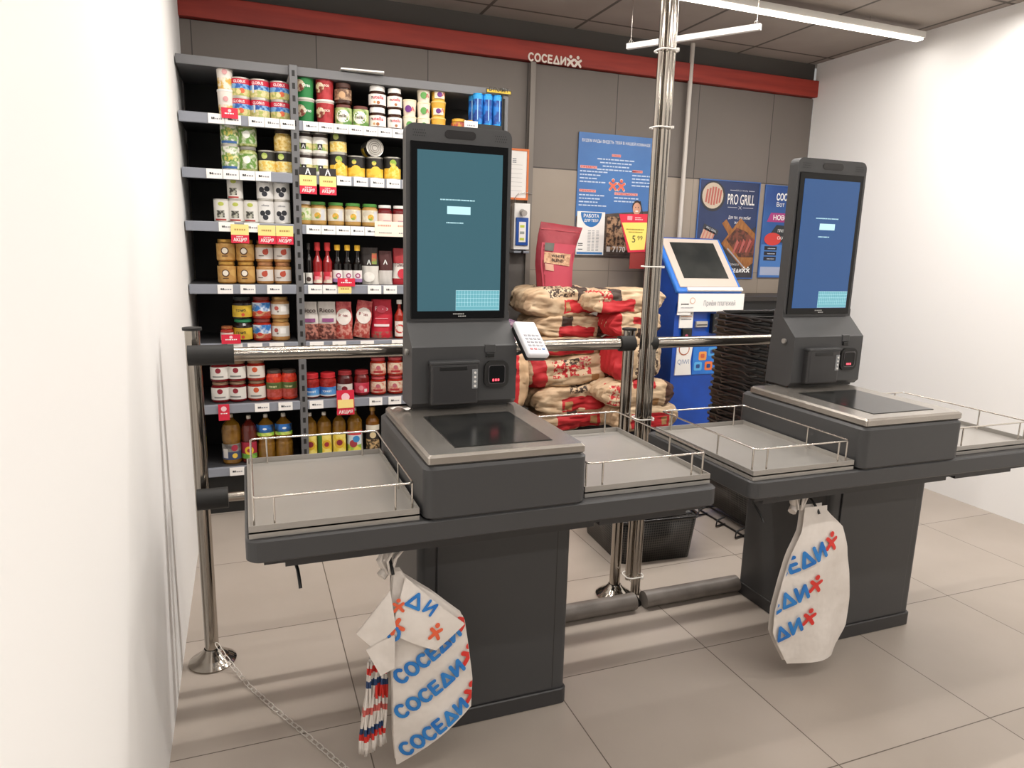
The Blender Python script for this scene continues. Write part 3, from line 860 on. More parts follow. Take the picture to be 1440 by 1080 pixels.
def pouch(name, w, h, d, rows, art_, top_m=None):
    """stand-up foil pouch, thick at the foot and sealed flat at the top"""
    def mk():
        t = thing(name, '', 'pouch'); b = MB(); nx, nz = 8, 12
        def P(i, j, s):
            u = -1 + 2 * i / nx; v = j / nz
            th = d / 2 * (1 - v) ** .8 * (1 - u * u * .8) + .0015
            if v < .12: th *= .75 + 2 * v
            wd = w / 2 * (1 - .10 * v if v < .9 else .91)
            return Vector((u * wd + .002 * math.sin(9 * v + 3 * u), s * th + .002 * math.sin(7 * u + 5 * v), v * h))
        vs = [P(i, j, -1) for j in range(nz + 1) for i in range(nx + 1)] + [P(i, j, 1) for j in range(nz + 1) for i in range(nx + 1)]
        o = (nx + 1) * (nz + 1)
        for j in range(nz):
            v = (j + .5) / nz; mm = rows[0][2]
            for f0, f1, m_ in rows:
                if f0 <= v < f1: mm = m_
            fs = []
            for i in range(nx):
                a = j * (nx + 1) + i; fs.append([a, a + 1, a + nx + 2, a + nx + 1]); fs.append([o + a, o + a + nx + 1, o + a + nx + 2, o + a + 1])
            a0 = j * (nx + 1); a1 = a0 + nx; fs += [[a0, a0 + nx + 1, o + a0 + nx + 1, o + a0], [a1, o + a1, o + a1 + nx + 1, a1 + nx + 1]]
            b.add(vs, fs, mm, True)
        b.add(vs, [[i, o + i, o + i + 1, i + 1] for i in range(nx)] + [[nz * (nx + 1) + i, nz * (nx + 1) + i + 1, o + nz * (nx + 1) + i + 1, o + nz * (nx + 1) + i] for i in range(nx)], rows[0][2])
        bb = bmesh.new(); b2 = b; b.build('body', t)
        bb.free()
        def face(u, v):
            x = u / (w / 2); f = max(0, min(1, v / h)); th = d / 2 * (1 - f) ** .8 * (1 - min(1, x * x) * .8) + .0015
            if f < .12: th *= .75 + 2 * f
            return Vector((u, -th - .004 + .002 * math.sin(7 * x + 5 * f), v))
        b = MB()
        for k, it in enumerate(art_):
            pf = (lambda kk: (lambda u, v: face(u, v) - Vector((0, .0004 * kk, 0))))(k)
            if it[0] == 'd':
                n = 14; rz = (it[5] if len(it) > 5 else it[3]) * h; vs = [pf(it[1] * w, it[2] * h)]
                for q in (.5, 1):
                    for i in range(n): vs.append(pf(it[1] * w + it[3] * h * q * math.cos(2 * PI * i / n), it[2] * h + rz * q * math.sin(2 * PI * i / n)))
                b.add(vs, [[0, 1 + i, 1 + (i + 1) % n] for i in range(n)] + [[1 + i, 1 + n + i, 1 + n + (i + 1) % n, 1 + (i + 1) % n] for i in range(n)], it[4] if not isinstance(it[4], str) else flat(it[4]), True)
            if it[0] == 'r':
                m_ = it[5] if not isinstance(it[5], str) else flat(it[5]); n = 5
                vs = [pf((it[1] + (it[2] - it[1]) * i / n) * w, (it[3] + (it[4] - it[3]) * j / n) * h) for j in range(n + 1) for i in range(n + 1)]
                b.add(vs, [[j * (n + 1) + i, j * (n + 1) + i + 1, (j + 1) * (n + 1) + i + 1, (j + 1) * (n + 1) + i] for i in range(n) for j in range(n)], m_, True)
            if it[0] == 't': letters(b, it[1], it[2] * w, it[3] * h, it[4] * h, flat(it[5]), pf, width=(it[6] * w if len(it) > 6 else None), bold=.02)
        if art_: b.build('print', t)
        return t
    return mk, w, h


g_green = mat('peas_in_brine', '#8f8a3a', .3, noise_c='#b0a24c', nscale=60)
g_dark = mat('dark_jar_glass', '#1d0f0c', .2); g_red = mat('red_sauce_glass', '#8a1a12', .2, noise_c='#a32a18', nscale=40)
g_beige = mat('puree_glass', '#b98a54', .25, noise_c='#a87844', nscale=20); g_jam = mat('jam_glass', '#6a0e14', .2)
g_choc = mat('chocolate_glass', '#3a1c10', .2); g_honey = mat('honey_glass', '#b5813c', .25, noise_c='#9c6a2c', nscale=20)
g_oil = mat('sunflower_oil_bottle', '#8c6420', .12, noise_c='#6d4a14', nscale=20, coat=.5)
g_oild = mat('red_oil_bottle', '#5a1c14', .15, coat=.5); g_soy = mat('soy_sauce_glass', '#0d0807', .12); g_redb = mat('red_vinegar_glass', '#8f1d1f', .2)
P = lambda c1, c2, s=45: spk(c1, c2, s)
W_ = '#f2eee6'
K = {}
K['fruitcup'] = cup('yoghurt_tub', .075, .115, [(0, .45, P('#e0b34c', '#f2e6d2')), (.45, 1, flat('#efe6dc'))], [('d', .25, .7, .12, '#d9a0a0')])
K['globus'] = can('vegetable_can', .088, .086, [(0, .42, P('#d8c88c', '#a8b05a', 70)), (.42, .70, P('#2a62b0', '#7db0dc', 50)), (.70, 1, flat('#c8203c'))], [('t', 'GLOBUS', 0, .76, .16, '#f4e8ea', 1.25), ('d', .25, .3, .16, '#d8653c'), ('d', -.1, .22, .14, '#e8d69c')])
K['globus2'] = can('vegetable_can', .088, .086, [(0, .42, P('#e2d2a0', '#b8bc6c', 70)), (.42, .70, P('#24549e', '#86b6de', 50)), (.70, 1, flat('#c8203c'))], [('t', 'GLOBUS', 0, .76, .16, '#f4e8ea', 1.25), ('d', .2, .3, .15, P('#a8b25c', '#dcd2a2', 90)), ('r', -.55, -.35, .25, .72, '#dfe7ef')])
K['greencup'] = cup('snack_cup', .090, .112, [(0, .92, flat('#1f7d3e')), (.92, 1, flat('#b7b2a8'))], [('d', -.45, .5, .30, P('#7a3a2c', '#d9c9a8', 60)), ('t', 'Oreo', .35, .45, .16, '#e7efe6', .8)], '#cfc9bf')
K['redcup'] = cup('snack_cup', .090, .112, [(0, .92, P('#a62228', '#b8343a', 40)), (.92, 1, flat('#c9b8b0'))], [('d', -.45, .5, .26, P('#7a2a1c', '#e0c9a0', 60)), ('t', 'Choco', .1, .55, .15, '#ecd8c8', 1.1)], '#e2ddd6')
K['milla'] = jar('spread_jar', .082, .098, g_choc, flat('#6b3a34'), [(0, 1, P('#bcc98a', '#5c8a3a', 35))], [('d', 0, .5, .42, '#f2ede2', .38), ('t', 'milla', 0, .42, .2, '#4a3426', .9)], .022, .012, (.04, .84))
K['nutk'] = jar('spread_jar', .082, .098, g_choc, flat('#4f3026'), [(0, .9, P('#6a4a36', '#b89878', 40))], [('d', 0, .4, .3, '#c9a27a')], .022, .012, (.2, .75))
K['nutella'] = jar('hazelnut_spread_jar', .086, .100, g_choc, flat('#f4f1ec'), [(0, 1, flat('#f0e8e0'))], [('t', 'n', -.62, .55, .34, '#2a1a18'), ('t', 'utella', .12, .55, .32, '#c8324a', 1.25), ('d', .1, .2, .16, '#a8683c'), ('d', -.3, .22, .12, '#d9a871')], .024, .022, (.10, .60))
K['nutella_s'] = jar('hazelnut_spread_jar', .074, .098, g_choc, flat('#f4f1ec'), [(0, 1, flat('#f0e8e0'))], [('t', 'n', -.62, .55, .3, '#2a1a18'), ('t', 'utella', .12, .55, .28, '#c8324a', 1.2), ('d', .1, .2, .14, '#a8683c')], .022, .024, (.10, .60))
K['tub_y'] = cup('margarine_tub', .078, .078, [(0, .35, flat('#e6b84a')), (.35, 1, flat('#dba83a'))], [('r', -.7, .7, .12, .62, '#f0e2c8'), ('d', 0, .4, .2, '#6a2a7c'), ('t', 'А', .55, .3, .3, '#c8324a')], '#e2c070')
K['tub_g'] = cup('margarine_tub', .070, .072, [(0, 1, flat('#e8ddc8'))], [('d', 0, .45, .28, '#5c9a4a'), ('t', 'А', .55, .3, .3, '#c8324a')], '#e9dcb8')
K['tub_p'] = cup('margarine_tub', .070, .078, [(0, 1, flat('#ecd9c4'))], [('d', -.2, .45, .26, '#6a2a7c'), ('t', 'А', .45, .3, .3, '#c8324a')], '#ecd9b4')
K['peas'] = can('tall_vegetable_can', .085, .112, [(0, .35, P('#e4e2d4', '#7fa05c', 60)), (.35, .62, P('#dcd8a0', '#5c8c3c', 60)), (.62, 1, P('#e9e6da', '#84a060', 60))], [('d', 0, .5, .2, P('#d4c464', '#5c8c3c', 80)), ('r', -.9, .9, .02, .13, '#36609c')])
K['olivejar'] = jar('pickle_jar', .085, .112, mat('olive_jar_glass', '#8d9648', .2, noise_c='#c4c890', nscale=50), flat('#8a8880'), [(0, 1, P('#c8ceb0', '#66903c', 55))], [('d', 0, .6, .25, '#eef0e6')], .014, .02, (.1, .7))
K['corn'] = can('corn_can', .082, .100, [(0, .55, P('#e8c25a', '#f0dfa0', 70)), (.55, 1, flat('#26241e'))], [('d', -.1, .78, .16, P('#9cb24c', '#c4cc7a', 60))])
K['cornb'] = jar('corn_jar', .082, .098, mat('corn_jar_glass', '#cfa440', .25, noise_c='#ecd898', nscale=70), flat('#3c3024'), [(0, .01, flat('#d9b45c'))], [], .016, .02, (.2, .6))
K['white_a'] = can('white_black_can', .076, .098, [(0, .14, flat('#ece8e0')), (.14, .5, P('#e0d49a', '#8cae5a', 40)), (.5, .84, flat('#f1eee6')), (.84, 1, flat('#35261f'))], [('d', 0, .6, .2, '#f4f0ea'), ('r', -.3, .3, .16, .48, '#241c1a'), ('t', 'А', 0, .2, .2, '#f2f2f2')])
K['pine'] = can('fruit_can', .086, .110, [(0, .50, P('#e8b52c', '#f4cf58', 40)), (.50, 1, flat('#201c18'))], [('d', 0, .76, .17, P('#8cae3c', '#dcc45a', 60)), ('d', .15, .36, .3, P('#f2bd2c', '#f7d774', 50), .28)])
K['mango'] = can('fruit_can', .086, .104, [(0, .45, P('#e8b52c', '#f4cf58', 40)), (.45, 1, flat('#1f1c1a'))], [('d', .1, .34, .28, '#f5c542', .24), ('d', -.1, .74, .12, P('#8cae3c', '#dcc45a', 60))])
K['olives_w'] = can('olive_can', .072, .104, [(0, 1, flat('#dcd9d2'))], [('r', -.5, .5, .15, .5, P('#3c3a34', '#b9b8a8', 60)), ('d', .1, .82, .14, '#b4bc54', .1), ('r', -.7, .7, 0, .08, '#b0403c')])
K['olives_b'] = can('olive_can', .078, .108, [(0, 1, flat('#e2e0dc'))], [('d', -.35, .42, .13, '#23252c'), ('d', .3, .46, .13, '#23252c'), ('d', 0, .22, .13, '#2b2d36'), ('t', 'olives', 0, .76, .09, '#8a8a90', .9)])
K['puree'] = jar('puree_jar', .082, .112, mat('apple_puree', '#b9904e', .25), flat('#4d8a3c'), [(0, 1, P('#e6e0ca', '#d2c8b4', 30))], [('d', .1, .4, .26, P('#e0a83c', '#7da03c', 50)), ('r', .5, 1, .05, .9, '#cfcfd2')], .014, .018, (.2, .72))
K['puree_w'] = jar('puree_jar', .082, .112, mat('apple_puree', '#b9904e', .25), flat('#e6e4de'), [(0, 1, P('#dfe0c4', '#9cb868', 40))], [('d', 0, .4, .26, P('#7fa04a', '#d9c48a', 50))], .014, .018, (.2, .72))
K['jam_w'] = jar('jam_jar', .074, .110, g_jam, flat('#ece9e4'), [(0, 1, flat('#ecd2c4'))], [('r', -.3, .8, .3, .4, '#c89aa0'), ('d', .1, .12, .1, '#a83a34')], .014, .022, (.12, .62))
K['gold'] = jar('honey_jar', .084, .104, g_honey, mat('gold_lid', '#c79a4c', .35, .6), [(0, 1, P('#c9a05c', '#b98a48', 30))], [('d', 0, .55, .24, '#5a3a22'), ('d', 0, .56, .17, '#ece4d4'), ('r', -.3, .3, .2, .26, '#5a3a22')], .016, .012, (.08, .8))
K['halva'] = jar('pate_jar', .082, .104, g_beige, mat('copper_lid', '#b9855c', .35, .6), [(0, 1, flat('#dcd4cc'))], [('d', .2, .62, .26, '#b94a34'), ('d', .35, .8, .12, '#b94a34'), ('r', -.6, 0, .25, .32, '#6a5a52')], .016, .012, (.14, .66))
K['balsam'] = bottle('vinegar_bottle', .034, .20, g_soy, flat('#2b2826'), [(0, 1, flat('#dcd8d0'))], [('d', 0, .4, .22, '#4a3a34')], .35, .03, (.02, .28), .5, 'slim')
K['redvin'] = bottle('vinegar_bottle', .046, .205, g_redb, flat('#c02a2c'), [(0, 1, P('#c8283c', '#e4dcc8', 18))], [('r', -.4, .4, .3, .6, '#e88a94')], .40, .04, (.03, .30), .62, 'slim')
K['soy'] = bottle('soy_sauce_bottle', .050, .195, g_soy, flat('#e2b22c'), [(0, .3, flat('#9a78a8')), (.3, 1, flat('#e8e0dc'))], [('d', .2, .55, .22, '#9c3a6a'), ('d', .2, .55, .12, '#e8d0dc')], .42, .026, (.06, .36), .55, 'slim')
K['pouch_a'] = pouch('sauce_pouch', .095, .185, .05, [(0, .5, flat('#d9d4cc')), (.5, .82, flat('#2a211e')), (.82, 1, flat('#352c28'))], [('t', 'А', 0, .54, .12, '#f4f4f2'), ('r', .15, .4, .55, .85, P('#7d9a4a', '#b8563c', 40)), ('d', 0, .2, .16, '#f0ece4', .14)])
K['pouch_a2'] = pouch('sauce_pouch', .072, .17, .045, [(0, .45, flat('#c9c4be')), (.45, 1, flat('#4a1c1a'))], [('t', 'А', 0, .6, .13, '#f4f4f2')])
K['pouch_t'] = pouch('ketchup_pouch', .085, .185, .05, [(0, .15, flat('#a8202c')), (.15, .6, flat('#e6dfd8')), (.6, 1, flat('#a3262c'))], [('d', .1, .3, .14, '#c8283c'), ('t', 'ТОМАТ', 0, .5, .09, '#5a1a1c', .8)])
K['tomj'] = jar('pickle_jar', .060, .075, g_red, mat('bronze_lid', '#a8653c', .4, .5), [(0, 1, flat('#dccac0'))], [('r', -.4, .4, .3, .5, '#b86a5c')], .012, .012, (.1, .6))
K['yelj'] = jar('mushroom_jar', .092, .108, g_dark, flat('#1d2420'), [(0, 1, P('#d9b634', '#c4a02c', 30))], [('t', 'гриб', 0, .5, .22, '#3a3a1c', 1.0), ('d', .2, .22, .14, '#c84a34')], .014, .03, (.10, .62))
K['yelj_g'] = jar('mushroom_jar', .092, .108, g_dark, flat('#1d7a4c'), [(0, 1, P('#d9b634', '#c4a02c', 30))], [('t', 'гриб', 0, .5, .22, '#3a3a1c', 1.0), ('d', .2, .22, .14, '#c84a34')], .014, .03, (.10, .62))
K['bluej'] = jar('lecho_jar', .090, .108, g_red, mat('dark_red_lid', '#7d3a34', .35), [(0, .35, P('#c8a878', '#a83c2c', 40)), (.35, 1, P('#2c72b8', '#e8f0f4', 22))], [('d', 0, .3, .2, '#c83a2c', .14)], .014, .018, (.14, .74))
K['beigej'] = jar('caviar_jar', .088, .108, g_beige, mat('gold_lid2', '#b99458', .35, .6), [(0, 1, flat('#dcd8d0'))], [('d', -.35, .6, .2, '#b8554a'), ('r', .1, .7, .3, .8, '#efece8'), ('d', -.2, .3, .1, '#8a7a72')], .014, .018, (.2, .68))
K['pouch_w'] = pouch('bean_pouch', .095, .19, .05, [(0, .42, P('#b87868', '#5a2a24', 60)), (.42, 1, flat('#d9d2cb'))], [('t', 'Ricco', 0, .72, .11, '#5a4a46', .75), ('r', -.25, .35, .46, .56, '#8c4a7c')])
K['pouch_r'] = pouch('bean_pouch', .085, .19, .06, [(0, .45, P('#c88a7c', '#a83c34', 60)), (.45, 1, P('#a82c34', '#c8605c', 30))], [('d', 0, .6, .20, '#e6ded6', .22), ('t', 'Ricco', 0, .6, .08, '#8a2a30', .6)])
K['pouch_big'] = pouch('tomato_paste_pouch', .112, .20, .06, [(0, .18, P('#9c6a5c', '#c82838', 40)), (.18, 1, flat('#c41f36'))], [('t', 'Ricco', 0, .72, .10, '#f0c4cc', .6), ('d', 0, .75, .13, '#d4485c', .1), ('r', -.35, .35, .30, .36, '#f0dcdc'), ('r', -.3, .3, .5, .52, '#e89aa6')])
K['ketchup'] = bottle('ketchup_bottle', .050, .20, g_red, flat('#e9e6e0'), [(0, 1, flat('#e6ddd4'))], [('d', 0, .5, .34, '#c83a34', .3), ('d', 0, .5, .2, '#e8dcd0')], .35, .02, (.05, .45), .55, 'round')
K['jamr'] = jar('preserve_jar', .088, .102, g_jam, mat('ruby_lid', '#8a7058', .35, .4), [(0, 1, flat('#dfdbd4'))], [('d', .05, .72, .22, '#8a1c2c'), ('r', -.6, .6, .15, .28, '#8a8a86')], .014, .018, (.14, .72))
K['jamo'] = jar('preserve_jar', .088, .102, g_red, mat('ruby_lid', '#8a7058', .35, .4), [(0, 1, flat('#dfd6cc'))], [('d', .05, .72, .22, '#c8542c'), ('r', -.6, .6, .15, .28, '#8a8a86')], .014, .018, (.14, .72))
K['tomjar'] = jar('tomato_jar', .078, .150, mat('cherry_tomatoes', '#b8261c', .25, noise_c='#d8482c', nscale=60), flat('#4a3c34'), [(0, .55, P('#a83c2c', '#b8524a', 50)), (.55, 1, flat('#5c6a34'))], [('r', -.8, .8, .62, .9, '#4a5c2c'), ('t', 'томат', 0, .66, .14, '#d9d4a0', 1.0)], .014, .034, (.1, .6))
K['bluelab'] = jar('paste_jar', .086, .125, mat('tomato_paste', '#8a1c18', .25, noise_c='#a8302a', nscale=50), flat('#c4242c'), [(0, .15, flat('#d9d4ce')), (.15, 1, P('#2468b8', '#5c9ad4', 14))], [('t', 'томат', 0, .45, .25, '#e8f0f6', 1.1)], .024, .02, (.06, .44))
K['whitelab'] = jar('sauce_jar', .080, .132, mat('dark_sauce', '#4a1414', .25), flat('#8c2024'), [(0, 1, flat('#d9d2ca'))], [('d', .1, .5, .3, '#7a1c28'), ('r', -.8, -.3, .2, .8, '#b0a8a4')], .02, .03, (.12, .50))
K['redlab'] = jar('sauce_jar', .080, .132, mat('red_sauce2', '#6a1212', .25), flat('#8c2024'), [(0, 1, P('#b8243c', '#c8485c', 30))], [('d', 0, .5, .24, '#d9848c'), ('r', .4, .8, .1, .4, '#d9d4ce')], .02, .03, (.12, .52))
K['redkon'] = jar('sauce_jar', .084, .098, g_red, mat('red_pink_lid', '#b8484c', .35), [(0, 1, P('#dcc8b0', '#c8806c', 40))], [('r', -.6, .6, .1, .3, '#a8242c'), ('d', 0, .6, .2, '#b8606c')], .014, .018, (.14, .72))
_sun = [('d', .1, .5, .26, '#e8c02c'), ('d', .1, .5, .12, '#a83434')]
K['oil1'] = bottle('oil_bottle', .092, .25, g_oil, flat('#dfd6c4'), [(0, .5, flat('#3c4a6a')), (.5, 1, P('#5a5654', '#8c8a84', 30))], [('r', -.9, -.3, .1, .7, '#d9d4d0'), ('d', .4, .75, .2, '#a82c44'), ('d', .4, .25, .16, '#e8c24c')], .2, .016, (.10, .42), .24, 'jug')
K['oil2'] = bottle('oil_bottle', .076, .24, g_oild, flat('#e9e0d2'), [(0, .3, P('#5c9a3c', '#8cba4c', 30)), (.3, 1, flat('#a8243c'))], _sun, .2, .016, (.10, .45), .28, 'jug')
K['oil3'] = bottle('oil_bottle', .088, .24, g_oil, flat('#e4dfd4'), [(0, .3, P('#8ac03c', '#d9e070', 30)), (.3, 1, P('#2c74c4', '#1c2c3c', 14))], [('d', .1, .65, .18, '#e6eef4', .1)], .2, .016, (.56, .80), .24, 'jug')
K['oil4'] = bottle('oil_bottle', .072, .235, g_oil, flat('#efe9de'), [(0, 1, P('#e2c83c', '#f0dc78', 30))], [('d', .15, .5, .26, '#dcae2c'), ('d', .15, .55, .16, '#8a2430')], .2, .016, (.08, .50), .28, 'jug')
K['oil5'] = bottle('oil_bottle', .076, .235, g_oil, flat('#efe9de'), [(0, 1, P('#e2c83c', '#f0dc78', 30))], [('r', -1.1, -.3, 0, 1, '#4a7a34'), ('d', .3, .5, .24, '#dcae2c'), ('d', .3, .5, .13, '#a02a34')], .2, .016, (.08, .50), .28, 'jug')
K['oil6'] = bottle('oil_bottle', .080, .25, g_oil, flat('#e9e4d9'), [(0, .35, P('#9ac04c', '#e4d85c', 30)), (.35, .8, flat('#d9e4ea')), (.8, 1, flat('#c83a44'))], [('d', -.1, .4, .18, '#a83a44'), ('d', .3, .62, .16, '#3c8cc8')], .22, .016, (.06, .52), .26, 'round')
K['oil7'] = bottle('oil_bottle', .072, .25, mat('amber_oil', '#7a4c18', .15, coat=.4), mat('gold_cap', '#b48a4c', .35, .5), [(0, .45, P('#c8a878', '#3a2a1c', 60)), (.45, .8, flat('#2a201c')), (.8, 1, flat('#dcd4c4'))], [('d', 0, .62, .12, '#d9c49a')], .24, .022, (.05, .62), .42, 'round')
K['enrg'] = can('energy_drink_can', .052, .148, [(0, .85, P('#0c3c8c', '#1c78c8', 25)), (.85, 1, flat('#2c9ae0'))], [('r', -.3, -.15, .1, .85, '#9cc8ec')], '#2c9ae0')
K['yellid'] = jar('pate_jar', .082, .055, mat('pate', '#8a5a34', .3), flat('#d9a83c'), [(0, 1, P('#c8963c', '#a8443c', 40))], [], .014, .008, (.1, .66))

DESC = {
 'fruitcup': 'white and yellow tub', 'globus': 'red and blue vegetable can', 'globus2': 'red and blue pea can', 'greencup': 'green snack cup', 'redcup': 'red snack cup',
 'milla': 'green-labelled spread jar with brown lid', 'nutk': 'brown nut spread jar', 'nutella': 'white-lidded hazelnut spread jar', 'nutella_s': 'small white-lidded hazelnut spread jar',
 'tub_y': 'yellow tub', 'tub_g': 'cream tub with green mark', 'tub_p': 'cream tub with purple mark', 'peas': 'tall green and white can', 'olivejar': 'tall jar of green vegetables', 'corn': 'corn can with black upper half',
 'cornb': 'jar of pale corn', 'white_a': 'white and black can', 'pine': 'black and yellow fruit can', 'mango': 'black fruit can with yellow fruit', 'olives_w': 'grey white olive can', 'olives_b': 'white can picturing black olives',
 'puree': 'puree jar with green lid', 'puree_w': 'puree jar with white lid', 'jam_w': 'dark jam jar with white lid', 'gold': 'golden honey-coloured jar', 'halva': 'brown jar with white label', 'balsam': 'black slim bottle',
 'redvin': 'slim red bottle', 'soy': 'black bottle with yellow cap', 'pouch_a': 'black and white pouch', 'pouch_a2': 'dark pouch with grey foot', 'pouch_t': 'red and white pouch', 'tomj': 'small red jar',
 'yelj': 'dark jar with yellow label and black lid', 'yelj_g': 'dark jar with yellow label and green lid', 'bluej': 'red jar with blue picture label', 'beigej': 'beige jar with white label', 'pouch_w': 'pale grey pouch',
 'pouch_r': 'red pouch with white oval', 'pouch_big': 'large plain red pouch', 'ketchup': 'slim red sauce bottle', 'jamr': 'dark red preserve jar', 'jamo': 'orange red preserve jar', 'tomjar': 'tall jar of red tomatoes',
 'bluelab': 'red-lidded jar with blue label', 'whitelab': 'dark sauce jar with white label', 'redlab': 'dark sauce jar with red label', 'redkon': 'short red jar with cream label', 'oil1': 'large golden oil bottle with grey label',
 'oil2': 'dark red oil bottle', 'oil3': 'golden oil bottle with blue top label', 'oil4': 'oil bottle with yellow sunflower label', 'oil5': 'oil bottle with green and yellow label', 'oil6': 'golden oil bottle with pale blue label',
 'oil7': 'amber oil bottle with gold cap', 'enrg': 'slim blue drink can', 'yellid': 'low jar with yellow lid'}
GRP = {0: 'goods on the top shelf', 1: 'goods on the second shelf', 2: 'goods on the third shelf', 3: 'goods on the fourth shelf', 4: 'goods on the fifth shelf', 5: 'goods on the sixth shelf', 6: 'oil bottles on the bottom shelf'}
ORD = ['first', 'second', 'third', 'fourth', 'fifth', 'sixth', 'seventh', 'eighth', 'ninth', 'tenth', 'eleventh', 'twelfth', 'thirteenth', 'fourteenth']
SHN = ['top', 'second', 'third', 'fourth', 'fifth', 'sixth', 'bottom']
# one entry per column: photo x of its middle, kinds from bottom to top
ROWS = {
 (0, 'left'): [(319, 'fruitcup fruitcup'), (340, 'globus globus'), (367, 'globus2 globus2'), (395, 'globus globus')],
 (0, 'right'): [(431, 'greencup greencup'), (459, 'redcup redcup'), (485, 'milla nutk'), (509, 'milla'), (533, 'nutella nutella'), (557, 'nutella_s nutella_s'), (578, 'tub_g tub_p'), (598, 'tub_g tub_g tub_g'), (619, 'tub_y tub_y tub_y')],
 (1, 'left'): [(326, 'peas peas'), (350, 'olivejar olivejar'), (377, 'corn'), (400, 'corn cornb')],
 (1, 'right'): [(430, 'white_a white_a'), (452, 'white_a white_a'), (478, 'pine corn'), (503, 'mango'), (529, 'mango'), (554, 'pine')],
 (2, 'left'): [(313, 'olives_w'), (333, 'olives_w olives_w'), (354, 'olives_w'), (375, 'olives_b olives_b'), (398, 'olives_b olives_b')],
 (2, 'right'): [(428, 'puree_w'), (449, 'puree'), (474, 'puree'), (498, 'puree'), (522, 'puree'), (543, 'jam_w'), (564, 'jam_w')],
 (3, 'left'): [(320, 'gold gold'), (347, 'gold gold'), (374, 'halva halva'), (399, 'halva halva')],
 (3, 'right'): [(424.5, 'balsam'), (435.5, 'balsam'), (448, 'redvin'), (462, 'redvin'), (476, 'soy'), (490, 'soy'), (504, 'soy'), (522, 'pouch_a'), (544, 'pouch_a2'), (566, 'pouch_t')],
 (4, 'left'): [(320, 'tomj'), (343, 'yelj_g yelj'), (370, 'bluej bluej'), (396, 'beigej beigej')],
 (4, 'right'): [(436, 'pouch_w'), (462, 'pouch_w'), (486, 'pouch_r'), (510, 'pouch_r'), (540, 'pouch_big'), (563, 'ketchup')],
 (5, 'left'): [(311, 'jamr jamr'), (335, 'jamr jamr'), (362, 'jamo jamo'), (387, 'tomjar'), (408, 'tomjar')],
 (5, 'right'): [(439, 'bluelab'), (463, 'bluelab'), (487, 'whitelab'), (510.5, 'redlab'), (534, 'redkon redkon'), (558, 'redkon redkon')],
 (6, 'left'): [(327, 'oil1'), (352, 'oil2'), (376, 'oil3'), (401, 'oil3')],
 (6, 'right'): [(438, 'oil4'), (458, 'oil5'), (479, 'oil4'), (501, 'oil6'), (526, 'oil7')]}
SCL = {0: 1.0}
rowy = [170, 245, 317, 400, 480, 562, 645]
for (i, bay), cols in ROWS.items():
    for ci, (px, kinds) in enumerate(cols):
        kinds = kinds.split(); z = SH[i] + .0005
        for li, k in enumerate(kinds):
            mk, wd, hh = K[k]
            yy = SY + .012 + wd / 2 + (0.015 if li else 0) * 0
            x = at(px, rowy[i], SY + .012).x * (yy / (SY + .012)) * 1.0
            x = at(px, rowy[i], SY + .012).x
            first = k not in PROTO
            if first: PROTO[k] = mk(); o = PROTO[k]
            else: o = copy_tree(PROTO[k])
            o.location = (x, yy, z); o.rotation_euler = (0, 0, random.uniform(-.12, .12) - .18)
            if k == 'pouch_r' and ci == 3: o.rotation_euler = (0, math.radians(7), -.1); o.location.z += .006
            layer = '' if len(kinds) == 1 else (' lower' if li == 0 else (' upper' if li == len(kinds) - 1 else ' middle'))
            side = 'left bay' if bay == 'left' else 'right bay'
            o['label'] = '%s,%s %s column, %s shelf, %s' % (DESC[k], layer, ORD[ci], SHN[i], side)
            o['group'] = GRP[i]; z += hh + .0006
# round tin lying on its side with its lid to the front
mk, wd, hh = K['pine']; o = copy_tree(PROTO['pine']); c = at(523, 204, SY + .05)
t = o; o.rotation_euler = (math.radians(-90), 0, .2); o.location = (c.x + .015, SY + .155, SH[1] + .104 + .044 + .001)
o.rotation_euler = (math.radians(90), 0, .1); o.location = (c.x, SY + .135, SH[1] + .1055 + .044)
o['label'] = 'round tin lying on its side on black fruit cans, ridged lid facing out'; o['group'] = GRP[1]
b = MB()
for rr_ in (.040, .031, .022, .013): b.tube([(rr_ * math.cos(a), rr_ * math.sin(a), .1075) for a in [2 * PI * q / 20 for q in range(20)]], .0016, mat('tin_ridge', '#9a948c', .3, .9), 5, closed=True)
b.build('lid_ridges').parent = o
# cream display tray on the top shelf
c = at(602, 172, SY)
t = thing('display_tray', 'cream cardboard display tray at the right end of the top shelf', 'tray', (1.05, 3.63, SH[0]))
b = MB(); x0, x1 = .93, 1.265
b.box(x0, x1, SY - .055, SY - .050, SH[0] - .045, SH[0] + .030, M_cream); b.build('front_card', t)
# tall blue drink cans in a black box, with the name card above
t = thing('drink_display', 'black display stand full of slim blue cans at the shelf end', 'display stand', (1.2, 3.53, SH[0] + .0))
b = MB(); b.box(1.13, 1.285, SY - .048, SY + .12, SH[0] + .001, SH[0] + .055, M_black_m, .003); b.build('box', t)
b = MB(); b.box(1.292, 1.298, SY - .04, SY + .16, SH[0] - .1, SH[0] + .19, M_black_m); b.build('side_panel', t)
ca_, cb_ = at(684, 124, SY - .04), at(719, 134, SY - .04)
b = MB(); b.box(ca_.x, cb_.x, SY - .04, SY - .036, cb_.z, ca_.z, flat('#3c3412')); cxm = (ca_.x + cb_.x) / 2
poly2(b, rect(ca_.x + .004, cb_.x - .004, cb_.z + .004, ca_.z - .004), flat('#c9a92c'), plane_y(SY - .04)); letters(b, 'DYNAMIT', cxm, cb_.z + .010, .019, flat('#2a2410'), plane_y(SY - .04, .0016), width=.105, bold=.02)
b.box(cxm + .02, cxm + .026, SY - .036, SY - .032, SH[0] + .05, cb_.z + .01, M_black_m); b.build('name_card', t)
